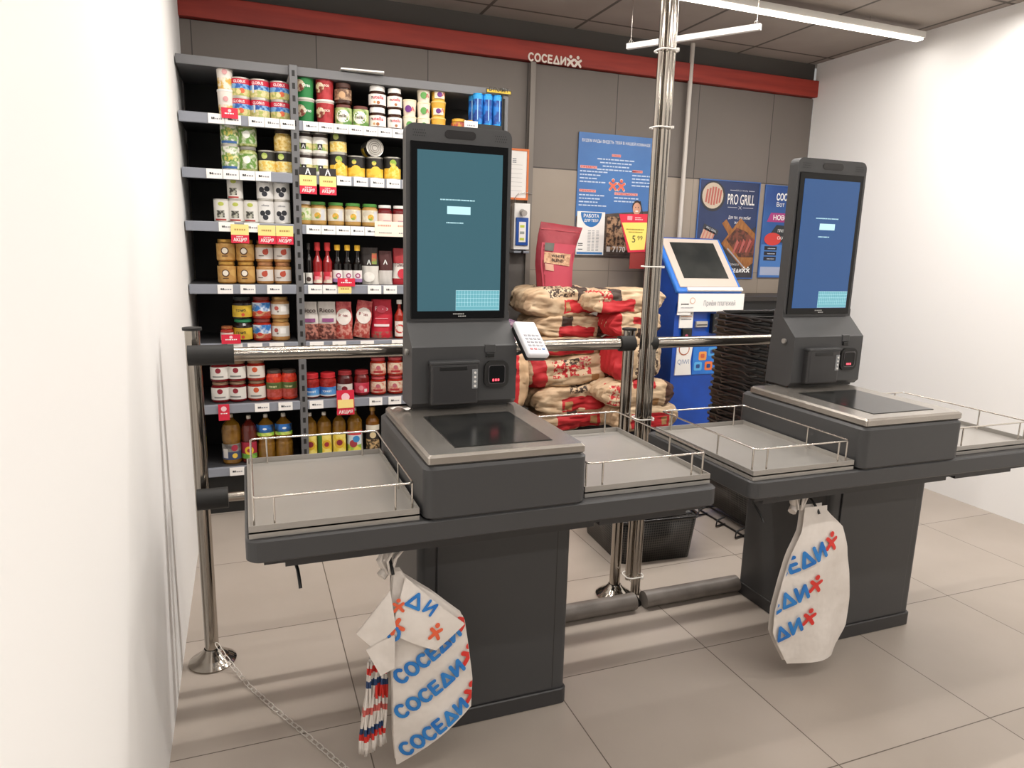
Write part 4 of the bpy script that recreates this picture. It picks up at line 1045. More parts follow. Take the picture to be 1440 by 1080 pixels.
b = MB(); b.box(1.075, 1.145, SY - .062, SY - .060, SH[0] + .018, SH[0] + .062, M_paper); scribble(b, 1.09, 1.135, SH[0] + .037, SY - .063, None, .007); b.build('shelf_price', t)
mk, wd, hh = K['enrg']; n_e = 0
for rw in range(2):
    for q in range(3):
        if 'enrg' not in PROTO: PROTO['enrg'] = mk(); o = PROTO['enrg']
        else: o = copy_tree(PROTO['enrg'])
        o.location = (1.160 + q * .052 - rw * .004, SY - .012 + rw * .06, SH[0] + .056); o.rotation_euler = (0, 0, random.uniform(-.5, .5))
        o['label'] = 'slim blue drink can, %s from left, %s row of the black shelf-end display' % (ORD[q], 'front' if rw == 0 else 'back'); o['group'] = 'blue drink cans'
o = copy_tree(K['yellid'][0]()) if False else K['yellid'][0]()
for q, px in enumerate((647, 668)):
    if q: o = copy_tree(o)
    o.location = (at(px, 172, SY + .03).x, SY + .055, SH[0] + .0005 + .028); o['label'] = ['low jar with yellow lid beside the tubs on the top shelf', 'low jar with yellow lid beside the blue drink cans'][q]; o['group'] = GRP[0]
b = MB(); b.box(1.0, 1.118, SY - .0, SY + .12, SH[0], SH[0] + .028, M_cream, .002); tag(b.build('carton'), 'flat cream carton under the yellow-lidded jars on the top shelf', 'carton')

# ------------------------------------------------------------------ wall posters and notices
def poster_base(name, lbl, cat, x0, x1, z0, z1, Y, mt, th=.006, frame=None):
    t = thing(name, lbl, cat, ((x0 + x1) / 2, Y, z0))
    b = MB(); b.box(x0, x1, Y, Y + th, z0, z1, mt); b.build('sheet', t)
    if frame:
        b = MB(); w_ = .012 if 'notice' in name else .007
        b.box(x0 - w_, x0, Y - .004, Y + th, z0 - w_, z1 + w_, frame); b.box(x1, x1 + w_, Y - .004, Y + th, z0 - w_, z1 + w_, frame)
        b.box(x0, x1, Y - .004, Y + th, z0 - w_, z0, frame); b.box(x0, x1, Y - .004, Y + th, z1, z1 + w_, frame); b.build('frame', t)
    return t


Y0 = YB - .008
x0, x1, z0, z1 = 1.985, 2.520, 1.318, 2.078
t = poster_base('job_poster', 'large blue job poster behind the tall pole, with a smiling person in its lower corner', 'poster', x0, x1, z0, z1, Y0, mat('poster_blue', '#4478b8', .4, noise_c='#3c6cab', nscale=3))
b = MB(); pl = plane_y(Y0); pl2 = plane_y(Y0, .0018); pl3 = plane_y(Y0, .0026); pl4 = plane_y(Y0, .0034)
W, Hh = x1 - x0, z1 - z0
poly2(b, [(x0, z0), (x1, z0), (x1, z0 + .40 * Hh), (x0 + .55 * W, z0 + .37 * Hh), (x0, z0 + .33 * Hh)], mat('poster_dark_photo', '#3c342f', .4, noise_c='#5c5048', nscale=14, aniso=(1, 1, 6)), pl)
poly2(b, rect(x0 + .42 * W, x1 - .02, z0 + .06 * Hh, z0 + .34 * Hh), spk('#33211a', '#b08c6c', 38), pl2)
letters(b, 'БУДЕМ РАДЫ ВИДЕТЬ ТЕБЯ В НАШЕЙ КОМАНДЕ', (x0 + x1) / 2, z1 - .055, .017, M_white_print, pl, width=.49, bold=.0)
mp = flat('#e8a8a0')
for cx, cz, wd, al in ((.5, .835, .12, 'c'), (.14, .73, .22, 'l'), (.8, .72, .14, 'l'), (.14, .54, .22, 'l'), (.66, .53, .32, 'l')):
    poly2(b, rect(x0 + cx * W - wd * W / 2, x0 + cx * W + wd * W / 2, z0 + cz * Hh - .008, z0 + cz * Hh + .008), mp, pl2)
    letters(b, 'СОСЕДИ' if cx == .5 else ('ПРЕМИИ' if wd < .3 else 'СТАБИЛЬНОСТЬ'), x0 + cx * W, z0 + cz * Hh - .005, .01, flat('#c8404a'), pl3, width=wd * W * .9, bold=.02)
    nl = 4
    for q in range(nl):
        ww = (.5 if cx == .5 else .32) * W * (1 - .15 * ((q * 7) % 3)); cz2 = z0 + cz * Hh - .030 - q * .021
        xs = x0 + cx * W - ww / 2 if cx == .5 else x0 + cx * W - wd * W / 2
        if cx == .66 and q > 1: continue
        x = xs
        while x < min(xs + ww, x1 - .012):
            wl = random.uniform(.012, .035); poly2(b, rect(x, min(x + wl, x1 - .01), cz2, cz2 + .0075), flat('#c4d4ea'), pl2); x += wl + .005
for dx in (-.030, .030):
    for gr, hh, mm in ((.012, .078, flat('#efe6df')), (0, .070, flat('#e06a50'))): figure(b, x0 + .53 * W + dx, z0 + .60 * Hh - hh / 2, hh, mm, pl3 if gr else pl4)
# smiling person
fx, fz = x0 + .82 * W, z0 + .42 * Hh
poly2(b, circ(fx, fz + .008, .034, 20, .040), flat('#2a1c18'), pl2); poly2(b, circ(fx, fz - .004, .030, 20, .039), flat('#d9a488'), pl3)
poly2(b, circ(fx, fz - .020, .012, 12, .005), flat('#f4ece6'), pl4)
for ex in (-.010, .010): poly2(b, circ(fx + ex, fz + .004, .0035, 8), flat('#2a1c18'), pl4)
poly2(b, [(fx - .06, fz - .12), (fx + .06, fz - .12), (fx + .045, fz - .05), (fx + .014, fz - .035), (fx - .014, fz - .035), (fx - .045, fz - .05)], flat('#b8342c'), pl2)
letters(b, '7170', x0 + .60 * W, z0 + .035, .034, M_white_print, pl3, bold=.02); poly2(b, rect(x0 + .43 * W, x0 + .48 * W, z0 + .035, z0 + .068), flat('#c9c4c0'), pl3)
b.build('print', t)
# white notice over the poster
nx0, nx1, nz0, nz1 = 1.993, 2.190, 1.330, 1.600
t = thing('job_notice', 'white paper notice with a blue half circle, lower left of the blue poster', 'notice', ((nx0 + nx1) / 2, Y0, nz0))
b = MB(); b.box(nx0, nx1, Y0 - .008, Y0 - .0005, nz0, nz1, M_paper); b.build('sheet', t)
b = MB(); pl = plane_y(Y0 - .008); pl2 = plane_y(Y0 - .008, .0018); cx = (nx0 + nx1) / 2
pts = [(cx + .075 * math.cos(a), nz1 - .005 + .09 * math.sin(a)) for a in [PI + PI * k / 16 for k in range(17)]]
poly2(b, pts, flat('#2f74b8'), pl); letters(b, 'РАБОТА', cx, nz1 - .036, .02, M_white_print, pl2, width=.11, bold=.02); letters(b, 'ДЛЯ ТЕБЯ', cx, nz1 - .062, .015, M_white_print, pl2, width=.10, bold=.02)
for q in range(14):
    for u, wd in ((-.02, .022), (.01, .018), (.04, .02)): poly2(b, rect(cx + u, cx + u + wd, nz1 - .12 - q * .0095, nz1 - .117 - q * .0095), M_inkl, pl)
for q in (0, 2, 3): poly2(b, rect(nx0 + .012, nx0 + .045, nz0 + .032 + q * .012, nz0 + .037 + q * .012), M_ink, pl)
poly2(b, rect(nx0 + .004, nx1 - .008, nz0 + .004, nz0 + .018), flat('#3c78b4'), pl); b.build('print', t)
# yellow price card 5 99, stands off the wall on a clip
c0, c1, c2, c3 = at(871, 301, 3.9), at(911, 301, 3.9), at(907, 354, 3.9), at(883, 355, 3.9)
t = thing('price_card', 'yellow price card with red top reading 5 99, left of the tall pole', 'price card', c3)
b = MB(); q = [c0, c1, c2, c3]; b.add([v for v in q] + [v + Vector((0, .004, 0)) for v in q], [[0, 1, 2, 3], [4, 5, 6, 7], [0, 1, 5, 4], [1, 2, 6, 5], [2, 3, 7, 6], [3, 0, 4, 7]], M_red); b.build('card', t)
b = MB(); pl = plane_y(3.9, .0012); pl2 = plane_y(3.9, .002)
a0, a1, a2, a3 = at(874.5, 313, 3.9), at(910.5, 313, 3.9), at(906, 351, 3.9), at(886, 352, 3.9)
poly2(b, [(v.x, v.z) for v in (a0, a1, a2, a3)], mat('card_yellow', '#f3d96c', .5), pl); cc = at(895, 341, 3.9)
letters(b, '5', cc.x - .022, cc.z, .043, flat('#3f4a2c'), pl2); letters(b, '99', cc.x + .022, cc.z + .014, .028, flat('#3f4a2c'), pl2)
scribble(b, a0.x + .03, a1.x - .02, a0.z - .042, 3.897, flat('#a0903c'), .007); scribble(b, a0.x + .05, a1.x - .03, a0.z - .058, 3.897, flat('#a0903c'), .006)
rc = at(893, 307, 3.9); poly2(b, rect(rc.x - .055, rc.x - .02, rc.z - .012, rc.z + .012), flat('#e89aa6'), pl); scribble(b, rc.x + .0, rc.x + .045, rc.z + .001, 3.898, flat('#f0c4c8'), .006); scribble(b, rc.x, rc.x + .06, rc.z - .010, 3.898, flat('#f0c4c8'), .006)
b.build('print', t)
b = MB(); b.box(c3.x + .02, c3.x + .16, 3.905, 3.91, c3.z - .10, c3.z + .12, mat('red_holder', '#8a2a24', .5)); b.box(c3.x + .085, c3.x + .095, 3.91, YB, c3.z, c3.z + .01, M_black); b.build('holder', t)
# grill poster
x0, x1, z0, z1 = 2.905, 3.395, 1.195, 1.845
t = poster_base('grill_poster', 'dark blue grill poster with sausages and sliced steak on a board', 'poster', x0, x1, z0, z1, Y0, mat('poster_navy', '#2c3c66', .4, noise_c='#26345a', nscale=4), frame=mat('poster_edge_blue', '#3a63a4', .4))
b = MB(); pl = plane_y(Y0); W, Hh = x1 - x0, z1 - z0
def L_(k): return plane_y(Y0, .001 + .0007 * k)
poly2(b, [(x0, z0), (x1, z0), (x1, z0 + .55 * Hh), (x0 + .5 * W, z0 + .32 * Hh), (x0 + .2 * W, z0 + .30 * Hh)], mat('poster_slate', '#2e2c30', .4, noise_c='#3f3c40', nscale=9), L_(0))
cx, cz = x0 + .22 * W, z0 + .84 * Hh; poly2(b, circ(cx, cz, .10, 28, .10), flat('#35353b'), L_(1)); poly2(b, circ(cx - .003, cz + .004, .086, 28), flat('#c9b8a4'), L_(2))
for k in range(6):
    u = cx - .06 + k * .022; poly2(b, [(u - .004, cz - .06 + abs(k - 2.5) * .008), (u + .010, cz - .062 + abs(k - 2.5) * .008), (u + .020, cz + .066 - abs(k - 2.5) * .009), (u + .006, cz + .068 - abs(k - 2.5) * .009)], flat('#b5645a'), L_(3))
letters(b, 'PRO GRILL', x0 + .70 * W, z0 + .77 * Hh, .068, flat('#ece9e6'), L_(1), width=.228, bold=.01)
letters(b, 'МЯСО ГРИЛЬ', x0 + .70 * W, z0 + .905 * Hh, .010, flat('#c4c6d0'), L_(1), width=.10)
for u0, u1 in ((.50, .60), (.82, .92)): poly2(b, rect(x0 + u0 * W, x0 + u1 * W, z0 + .91 * Hh, z0 + .916 * Hh), flat('#c4c6d0'), L_(1))
for u0, u1 in ((.48, .64), (.74, .92)): poly2(b, rect(x0 + u0 * W, x0 + u1 * W, z0 + .735 * Hh, z0 + .74 * Hh), flat('#c4c6d0'), L_(1))
for s_ in (-1, 1): poly2(b, [(x0 + .69 * W - .012, z0 + .737 * Hh - s_ * .010 - .0015), (x0 + .69 * W + .012, z0 + .737 * Hh + s_ * .010 - .0015), (x0 + .69 * W + .012, z0 + .737 * Hh + s_ * .010 + .0015), (x0 + .69 * W - .012, z0 + .737 * Hh - s_ * .010 + .0015)], flat('#dcdce0'), L_(1))
letters(b, 'Для тех, кто любит', x0 + .70 * W, z0 + .62 * Hh, .020, flat('#e4e4e8'), L_(1), width=.19, bold=.01); letters(b, 'жарить!', x0 + .70 * W, z0 + .57 * Hh, .018, flat('#e4e4e8'), L_(1), width=.085, bold=.01)
def rot_rect(cx, cz, w_, h_, a): ca, sa = math.cos(a), math.sin(a); return [(cx + u * ca - v * sa, cz + u * sa + v * ca) for u, v in ((-w_ / 2, -h_ / 2), (w_ / 2, -h_ / 2), (w_ / 2, h_ / 2), (-w_ / 2, h_ / 2))]
A = .62
poly2(b, rot_rect(x0 + .16 * W, z0 + .40 * Hh, .10, .17, -.35), flat('#c9a890'), L_(1))
for k in range(4): poly2(b, rot_rect(x0 + (.09 + .05 * k) * W, z0 + (.41 - .012 * k) * Hh, .010, .15, -.35), flat('#c47a6c'), L_(2))
poly2(b, rot_rect(x0 + .22 * W, z0 + .50 * Hh, .13, .035, -.35), flat('#3c3c42'), L_(2)); letters(b, 'PRO GRILL', x0 + .23 * W, z0 + .49 * Hh, .014, flat('#e4e4e8'), L_(3), width=.09, rot=-.35)
wood = mat('poster_wood', '#a8703c', .4, noise_c='#8a5428', nscale=18, aniso=(3, 1, 1))
def clipx(pts): return [(min(max(u, x0 + .002), x1 - .002), v) for u, v in pts]
poly2(b, clipx(rot_rect(x0 + .52 * W, z0 + .52 * Hh, .045, .12, .7)), wood, L_(1))
poly2(b, clipx([(x0 + .42 * W, z0 + .36 * Hh), (x0 + .72 * W, z0 + .63 * Hh), (x1, z0 + .47 * Hh), (x1, z0 + .16 * Hh), (x0 + .85 * W, z0 + .08 * Hh)]), wood, L_(2))
poly2(b, clipx([(x0 + .50 * W, z0 + .40 * Hh), (x0 + .66 * W, z0 + .53 * Hh), (x0 + .84 * W, z0 + .49 * Hh), (x1, z0 + .40 * Hh), (x1, z0 + .22 * Hh), (x0 + .74 * W, z0 + .22 * Hh)]), spk('#4a2c22', '#7a4434', 30), L_(3))
for k in range(6):
    u = x0 + (.66 + .055 * k) * W; v = z0 + (.33 + .004 * k) * Hh
    poly2(b, clipx([(u - .02, v - .045), (u - .008, v - .05), (u + .030, v + .030), (u + .012, v + .050)]), flat(['#b4605a', '#8a3c34'][k % 2]), L_(4))
poly2(b, clipx(rot_rect(x0 + .70 * W, z0 + .20 * Hh, .22, .010, -.7)), flat('#a8a8ac'), L_(5))
letters(b, 'Только в', x0 + .66 * W, z0 + .13 * Hh, .018, flat('#e8e8ea'), L_(6), width=.085)
rword(b, 'СОСЕДИ', x0 + .66 * W, z0 + .055 * Hh, .028, .135, flat('#f2f2f2'), L_(6))
for dx in (.09, .125): figure(b, x0 + .66 * W + dx, z0 + .055 * Hh, .042, flat('#f2f2f2'), L_(6))
b.build('print', t)
# app poster
x0, x1, z0, z1 = 3.455, 3.775, 1.205, 1.835
t = poster_base('app_poster', 'blue app poster on the wall, partly behind the right checkout screen', 'poster', x0, x1, z0, z1, Y0, mat('poster_app', '#2a4b8c', .4, noise_c='#3464a4', nscale=2.5), frame=mat('poster_edge_blue', '#3a63a4', .4))
b = MB(); W, Hh = x1 - x0, z1 - z0
poly2(b, rect(x0, x1, z0, z0 + .36 * Hh), mat('poster_app_low', '#4a7cc0', .4), L_(0)); poly2(b, rect(x0 + .01, x1 - .01, z0 + .01, z0 + .11 * Hh), flat('#a9b3cc'), L_(1))
letters(b, 'СОСЕДИ', x0 + .30 * W, z0 + .85 * Hh, .045, M_white_print, L_(1), width=.19, align='l', bold=.03); letters(b, 'Вот', x0 + .32 * W, z0 + .78 * Hh, .03, M_white_print, L_(1), align='l')
poly2(b, [(x0 + .03, z0 + .61 * Hh), (x1 - .03, z0 + .61 * Hh), (x1 - .03, z0 + .71 * Hh), (x0 + .06, z0 + .71 * Hh)], flat('#a83c7c'), L_(1)); letters(b, 'НОВОЕ', x0 + .26 * W, z0 + .635 * Hh, .032, M_white_print, L_(2), align='l', width=.16, bold=.02)
poly2(b, [(x0 + .04, z0 + .42 * Hh), (x1 - .04, z0 + .36 * Hh), (x1 - .02, z0 + .56 * Hh), (x0 + .12, z0 + .58 * Hh)], flat('#33383c'), L_(1)); poly2(b, circ(x0 + .30 * W, z0 + .42 * Hh, .075, 20, .045), flat('#d0403c'), L_(2))
letters(b, 'ПРИЛОЖЕНИЕ', x0 + .42 * W, z0 + .50 * Hh, .02, M_white_print, L_(2), align='l', width=.15); letters(b, 'СКАЧАЙ', x0 + .42 * W, z0 + .42 * Hh, .02, M_white_print, L_(3), align='l', width=.12)
for k in range(3): poly2(b, rect(x0 + .03, x0 + .14, z0 + (.18 + .058 * k) * Hh, z0 + (.225 + .058 * k) * Hh), flat('#26262e'), L_(1)); scribble(b, x0 + .06, x0 + .13, z0 + (.195 + .058 * k) * Hh, Y0 - .0028, flat('#c4c8d4'), .006)
b.build('print', t)
# orange-framed notice
nx0, nx1, nz0, nz1 = 1.42, 1.628, 1.660, 1.932
t = poster_base('framed_notice', 'white paper notice in an orange frame right of the lit touchscreen', 'notice', nx0, nx1, nz0, nz1, YB - .042, M_paper, .004, mat('orange_frame', '#dc7434', .45))
b = MB(); pl = plane_y(YB - .042)
for k in range(3): poly2(b, rect(1.535, 1.56, nz1 - .05 - k * .01, nz1 - .045 - k * .01), M_inkl, pl)
for k in range(7): poly2(b, rect(1.46, 1.60, nz0 + .04 + k * .025, nz0 + .042 + k * .025), flat('#c4c2be'), pl)
b.build('print', t)
# sanitiser dispenser
c = at(733, 320, 4.05)
t = thing('sanitizer_dispenser', 'white wall dispenser with a blue label panel under the orange-framed notice', 'dispenser', (c.x, 4.06, c.z))
dx0, dx1 = at(722, 320, 4.04).x, at(744, 320, 4.04).x; dz1, dz0 = at(733, 286, 4.04).z, at(733, 351, 4.04).z
b = MB(); b.box(dx0, dx1, 4.03, YB - .02, dz0, dz1, M_white, .004); b.build('body', t)
b = MB(); b.box(dx0 + .01, dx1 - .012, 4.02, 4.032, dz0 + .025, dz0 + .19, mat('dispenser_blue', '#1f4fa0', .4), .003); bp_ = b.build('front_panel', t)
b = MB(); b.box(dx0 + .028, dx1 - .03, 4.017, 4.021, dz0 + .045, dz0 + .165, M_paper)
for k, m_ in enumerate(('#c8d24a', '#9aa09a', '#c8d24a')): poly2(b, rect(dx0 + .034, dx1 - .04, dz0 + .055 + k * .038, dz0 + .070 + k * .038), flat(m_), plane_y(4.017))
b.build('instruction_label', bp_)
b = MB(); b.cyl((c.x - .005, 4.03, dz1 - .05), (c.x - .005, 3.99, dz1 - .06), .018, mat('pump_grey', '#b8b2ac', .4), 12); b.build('pump', t)
b = MB(); b.tube([(dx0 + .01, 4.05, dz1 - .01), (dx0 + .005, 4.045, dz1 + .03), (dx0 + .03, 4.04, dz1 + .06), (dx1 - .01, 4.045, dz1 + .065), (dx1 + .02, 4.06, dz1 + .06)], .0022, M_wire, 6); b.build('wire_hook', t)
b = MB(); b.box(dx0 - .008, dx1 - .01, 4.0, YB - .02, dz0 - .022, dz0 - .008, M_rail_grey, .003); b.cyl((c.x - .01, 3.999, dz0 - .015), (c.x - .01, 3.996, dz0 - .015), .008, M_black, 10); b.build('drip_tray', t)

# ------------------------------------------------------------------ charcoal sacks
def sack_mat(name, base, areas, noisec=None):
    """kraft paper with printed rectangles given in object space on the x, z face: (x0,x1,z0,z1,colour)"""
    m = bpy.data.materials.new(name); m.use_nodes = True; nt = m.node_tree; b = nt.nodes['Principled BSDF']; b.inputs['Roughness'].default_value = .62
    tc = nt.nodes.new('ShaderNodeTexCoord'); nz = nt.nodes.new('ShaderNodeTexNoise'); nz.inputs['Scale'].default_value = 13; nz.inputs['Detail'].default_value = 5
    nt.links.new(tc.outputs['Object'], nz.inputs['Vector'])
    mixv = nt.nodes.new('ShaderNodeMix'); mixv.data_type = 'VECTOR'; mixv.inputs['Factor'].default_value = .035
    nt.links.new(tc.outputs['Object'], mixv.inputs['A']); nt.links.new(nz.outputs['Color'], mixv.inputs['B'])
    sp = nt.nodes.new('ShaderNodeSeparateXYZ'); nt.links.new(mixv.outputs['Result'], sp.inputs[0])
    def mth(op, a, c_=None):
        n = nt.nodes.new('ShaderNodeMath'); n.operation = op
        for i, v in enumerate((a, c_)):
            if v is None: continue
            if isinstance(v, (int, float)): n.inputs[i].default_value = v
            else: nt.links.new(v, n.inputs[i])
        return n.outputs[0]
    r = nt.nodes.new('ShaderNodeValToRGB'); r.color_ramp.elements[0].position = .35; r.color_ramp.elements[1].position = .7
    r.color_ramp.elements[0].color = col(noisec or '#c6a684'); r.color_ramp.elements[1].color = col(base); nt.links.new(nz.outputs['Fac'], r.inputs[0])
    cur = r.outputs[0]; o = .5 * .035
    for ax0, ax1, az0, az1, c_ in areas:
        k = .965
        f = mth('MULTIPLY', mth('MULTIPLY', mth('GREATER_THAN', sp.outputs['X'], ax0 * k + o), mth('LESS_THAN', sp.outputs['X'], ax1 * k + o)),
                mth('MULTIPLY', mth('GREATER_THAN', sp.outputs['Z'], az0 * k + o), mth('LESS_THAN', sp.outputs['Z'], az1 * k + o)))
        mx = nt.nodes.new('ShaderNodeMix'); mx.data_type = 'RGBA'; nt.links.new(f, mx.inputs['Factor']); nt.links.new(cur, mx.inputs['A'])
        if isinstance(c_, tuple):
            n2 = nt.nodes.new('ShaderNodeTexNoise'); n2.inputs['Scale'].default_value = c_[2]; nt.links.new(tc.outputs['Object'], n2.inputs['Vector'])
            rr2 = nt.nodes.new('ShaderNodeValToRGB'); rr2.color_ramp.elements[0].position = .47; rr2.color_ramp.elements[1].position = .54
            rr2.color_ramp.elements[0].color = col(c_[0]); rr2.color_ramp.elements[1].color = col(c_[1]); nt.links.new(n2.outputs['Fac'], rr2.inputs[0]); nt.links.new(rr2.outputs[0], mx.inputs['B'])
        else: mx.inputs['B'].default_value = col(c_)
        cur = mx.outputs['Result']
    nt.links.new(cur, b.inputs['Base Color'])
    n3 = nt.nodes.new('ShaderNodeTexNoise'); n3.inputs['Scale'].default_value = 13; n3.inputs['Detail'].default_value = 5; n3.noise_type = 'RIDGED_MULTIFRACTAL'; nt.links.new(tc.outputs['Object'], n3.inputs['Vector'])
    bp = nt.nodes.new('ShaderNodeBump'); bp.inputs['Strength'].default_value = .45; bp.inputs['Distance'].default_value = .02; nt.links.new(n3.outputs['Fac'], bp.inputs['Height']); nt.links.new(bp.outputs[0], b.inputs['Normal'])
    return m


def sack(cx, cz, w, h, d, cy, mt, seed, rot=0, crimp=(1, 1), rz=0):
    """filled paper sack lying on its side: superellipsoid with creases and pinched ends"""
    b = bmesh.new(); bmesh.ops.create_cube(b, size=2); bmesh.ops.subdivide_edges(b, edges=b.edges[:], cuts=21, use_grid_fill=True)
    for v in b.verts:
        p = v.co.copy(); q = 7.0
        L_ = (abs(p.x) ** q + abs(p.y) ** q + abs(p.z) ** q) ** (1 / q); p /= L_
        x, y, z = p
        for sgn, cr in ((-1, crimp[0]), (1, crimp[1])):
            if x * sgn > .62 and cr:
                f = (x * sgn - .62) / .38; z *= 1 - .62 * f * f * cr; y *= 1 - .12 * f * cr; z += .12 * math.sin(y * 11 + seed) * f * cr + .05 * math.sin(y * 23 + seed) * f; x += sgn * .05 * f * math.sin(y * 17 + z * 5 + seed)
        n1 = noise.noise(Vector((x * 1.7 + seed, y * 1.7, z * 1.7))); n2 = noise.noise(Vector((x * 5 + seed, y * 5, z * 5)))
        n3 = 1 - 2 * abs(noise.noise(Vector((x * 2.6 + seed * 2, y * 2.6, z * 1.8)))); n4 = 1 - 2 * abs(noise.noise(Vector((x * 6 + seed, y * 6, z * 5 + 4))))
        k = 1 + .12 * n1 + .03 * n2 - .09 * max(0, n3 - .55) * 2 - .045 * max(0, n4 - .5) * 2
        z *= 1 - .10 * x * x
        v.co = Vector((x * w / 2 * (1 + .03 * n1), y * d / 2 * k, z * h / 2 * k))
    mb = MB(); mb.bm(b, mt, True)
    o = mb.build('charcoal_sack', fix=False); o.location = (cx, cy, cz); o.rotation_euler = (0, rot, rz)
    return o


RED = '#c1272d'; BRN = '#4a3a32'
kr = '#dcc3a2'
sm = [sack_mat('kraft_sack_a', kr, [(-.03, .22, -.055, .015, RED), (-.02, .01, -.045, .005, '#b48a5c'), (.06, .12, .015, .09, BRN), (-.12, .04, .03, .1, (BRN, kr, 75))]),
      sack_mat('kraft_sack_b', kr, [(-.10, .12, -.06, .005, RED), (-.09, -.02, .005, .09, BRN), (.14, .22, -.06, .06, BRN)]),
      sack_mat('kraft_sack_c', kr, [(-.16, .14, -.05, .02, RED), (-.13, -.09, -.03, .01, '#b48a5c'), (.17, .25, -.1, .1, '#a88458')]),
      sack_mat('kraft_sack_d', kr, [(-.24, -.16, -.15, .15, RED), (-.12, .12, -.03, .07, (RED, kr, 50)), (.03, .10, .025, .07, ('#c8505a', kr, 70)), (-.05, .05, .03, .07, (BRN, kr, 60)), (.20, .26, -.12, .12, '#6a4030'), (.12, .17, -.075, -.03, '#a87c50')]),
      sack_mat('kraft_sack_e', kr, [(-.10, .20, -.07, .01, RED), (-.08, -.04, -.06, -.01, '#b48a5c'), (-.06, .06, .03, .08, (BRN, kr, 60))]),
      sack_mat('kraft_sack_f', kr, [(-.14, .14, -.06, .03, RED), (.08, .12, -.045, .01, '#b48a5c'), (-.08, -.01, .03, .09, BRN)]),
      sack_mat('kraft_sack_g', kr, [(-.18, .02, -.06, .01, RED), (.07, .16, -.06, .0, RED), (-.13, -.06, .01, .1, BRN), (-.2, -.12, -.0, .06, (RED, kr, 55))]),
      sack_mat('kraft_sack_h', kr, [(-.17, -.10, -.08, .08, RED), (.0, .17, -.09, -.02, BRN), (-.03, .05, .0, .04, RED)]),
      sack_mat('kraft_sack_i', kr, [(-.25, -.08, -.12, .12, RED), (-.02, .13, -.10, .09, (BRN, kr, 55))]),
      sack_mat('kraft_sack_j', kr, [(-.05, .10, .035, .09, RED), (.17, .26, -.1, .1, '#54362c'), (-.20, -.1, -.06, .05, (RED, kr, 55)), (.06, .12, -.06, -.02, '#a87c50')]),
      sack_mat('kraft_sack_k', kr, [(-.12, .14, -.06, .03, RED), (.08, .12, -.045, .01, '#b48a5c')])]
SKN = ['with a brown stripe, lying flat under the upright red bag', 'with a folded red panel, second from the top of the left pile', 'pressed behind the rail, third in the left pile',
       'with red printed front and brown end, tilted in the left pile', 'with a red side panel, second from the bottom of the left pile', 'with brown stripe and red panel at the bottom of the left pile',
       'topmost of the right pile behind the tall pole', 'second in the right pile behind the tall pole', 'with a big brown emblem in the middle of the right pile', 'with a dark brown end, second from the bottom of the right pile',
       'with a red panel at the bottom of the right pile']
SK = [(748, 850, 404, 449, 0, 0), (757, 862, 443, 478, 1, .02), (752, 858, 472, 502, 2, .0), (742, 866, 498, 546, 3, -.09), (757, 868, 541, 582, 4, -.03), (762, 866, 572, 607, 5, -.05),
      (838, 938, 406, 442, 6, -.03), (862, 932, 437, 476, 7, 0), (866, 933, 472, 538, 8, 0), (852, 949, 535, 576, 9, .05), (868, 957, 569, 607, 10, .0)]
for xa, xb, ya, yb, k, ro in SK:
    Yf = 3.36 if k > 5 else 3.52; dd = .235 if k > 5 else .36
    A_ = at(xa, (ya + yb) / 2, Yf); B_ = at(xb, (ya + yb) / 2, Yf); z1 = at((xa + xb) / 2, ya, Yf).z; z0 = at((xa + xb) / 2, yb, Yf).z
    o = sack((A_.x + B_.x) / 2, (z0 + z1) / 2, (B_.x - A_.x) * 1.04, (z1 - z0) * .97, dd, Yf + dd / 2, sm[k], k * 3.1, ro, (.4, 1) if k % 2 == 0 else (1, .5))
    tag(o, 'kraft charcoal sack ' + SKN[k], 'sack', 'charcoal sacks in two piles')
# sacks in the pile left of the two (behind the checkout head)
SK2 = [('kraft charcoal sack standing by the checkout head, partly hidden by the card terminal', 722, 747, 490, 575, sack_mat('kraft_sack_l', '#d9b48c', [(.025, .06, -.2, .2, RED)])),]
for lb, xa, xb, ya, yb, m_ in SK2:
    A_ = at(xa - 40, 540, 3.34); B_ = at(xb, 540, 3.34); z1 = at(735, ya, 3.34).z; z0 = at(735, yb, 3.34).z
    o = sack((A_.x + B_.x) / 2, (z0 + z1) / 2, B_.x - A_.x, (z1 - z0), .24, 3.46, m_, 31, 0, (0, 0)); tag(o, lb, 'sack', 'charcoal sacks in two piles')
    zt = z0
# purple flecked pack
c = at(733, 456, 3.38)
o = sack(c.x - .05, c.z - .035, .24, .10, .18, 3.46, mat('purple_flecks', '#9a7f8c', .6, noise_c='#5c3a66', nscale=60), 12, .18, (.3, .3)); o.name = 'purple_pack'
tag(o, 'purple flecked net pack peeking out behind the white card terminal', 'pack')
# black stand under the sacks
t = thing('display_stand', 'low black display stand under the charcoal sacks', 'stand', (1.95, 3.75, 0))
b = MB(); b.box(1.42, 2.42, 3.52, 4.03, .245, .275, M_black_m, .003); b.box(1.95, 2.50, 3.35, 3.52, .245, .275, M_black_m, .003); b.build('platform', t)
for lx in (1.45, 1.95, 2.38):
    for ly in (3.53, 4.0): b = MB(); b.box(lx, lx + .03, ly - .015, ly + .015, 0, .245, M_black_m); b.build('leg', t)
b = MB(); b.box(1.20, 1.40, 3.36, 3.57, 0, zt - .002, M_black_m, .004); tag(b.build('plinth_box'), 'dark box carrying the sack beside the middle checkout head', 'box')
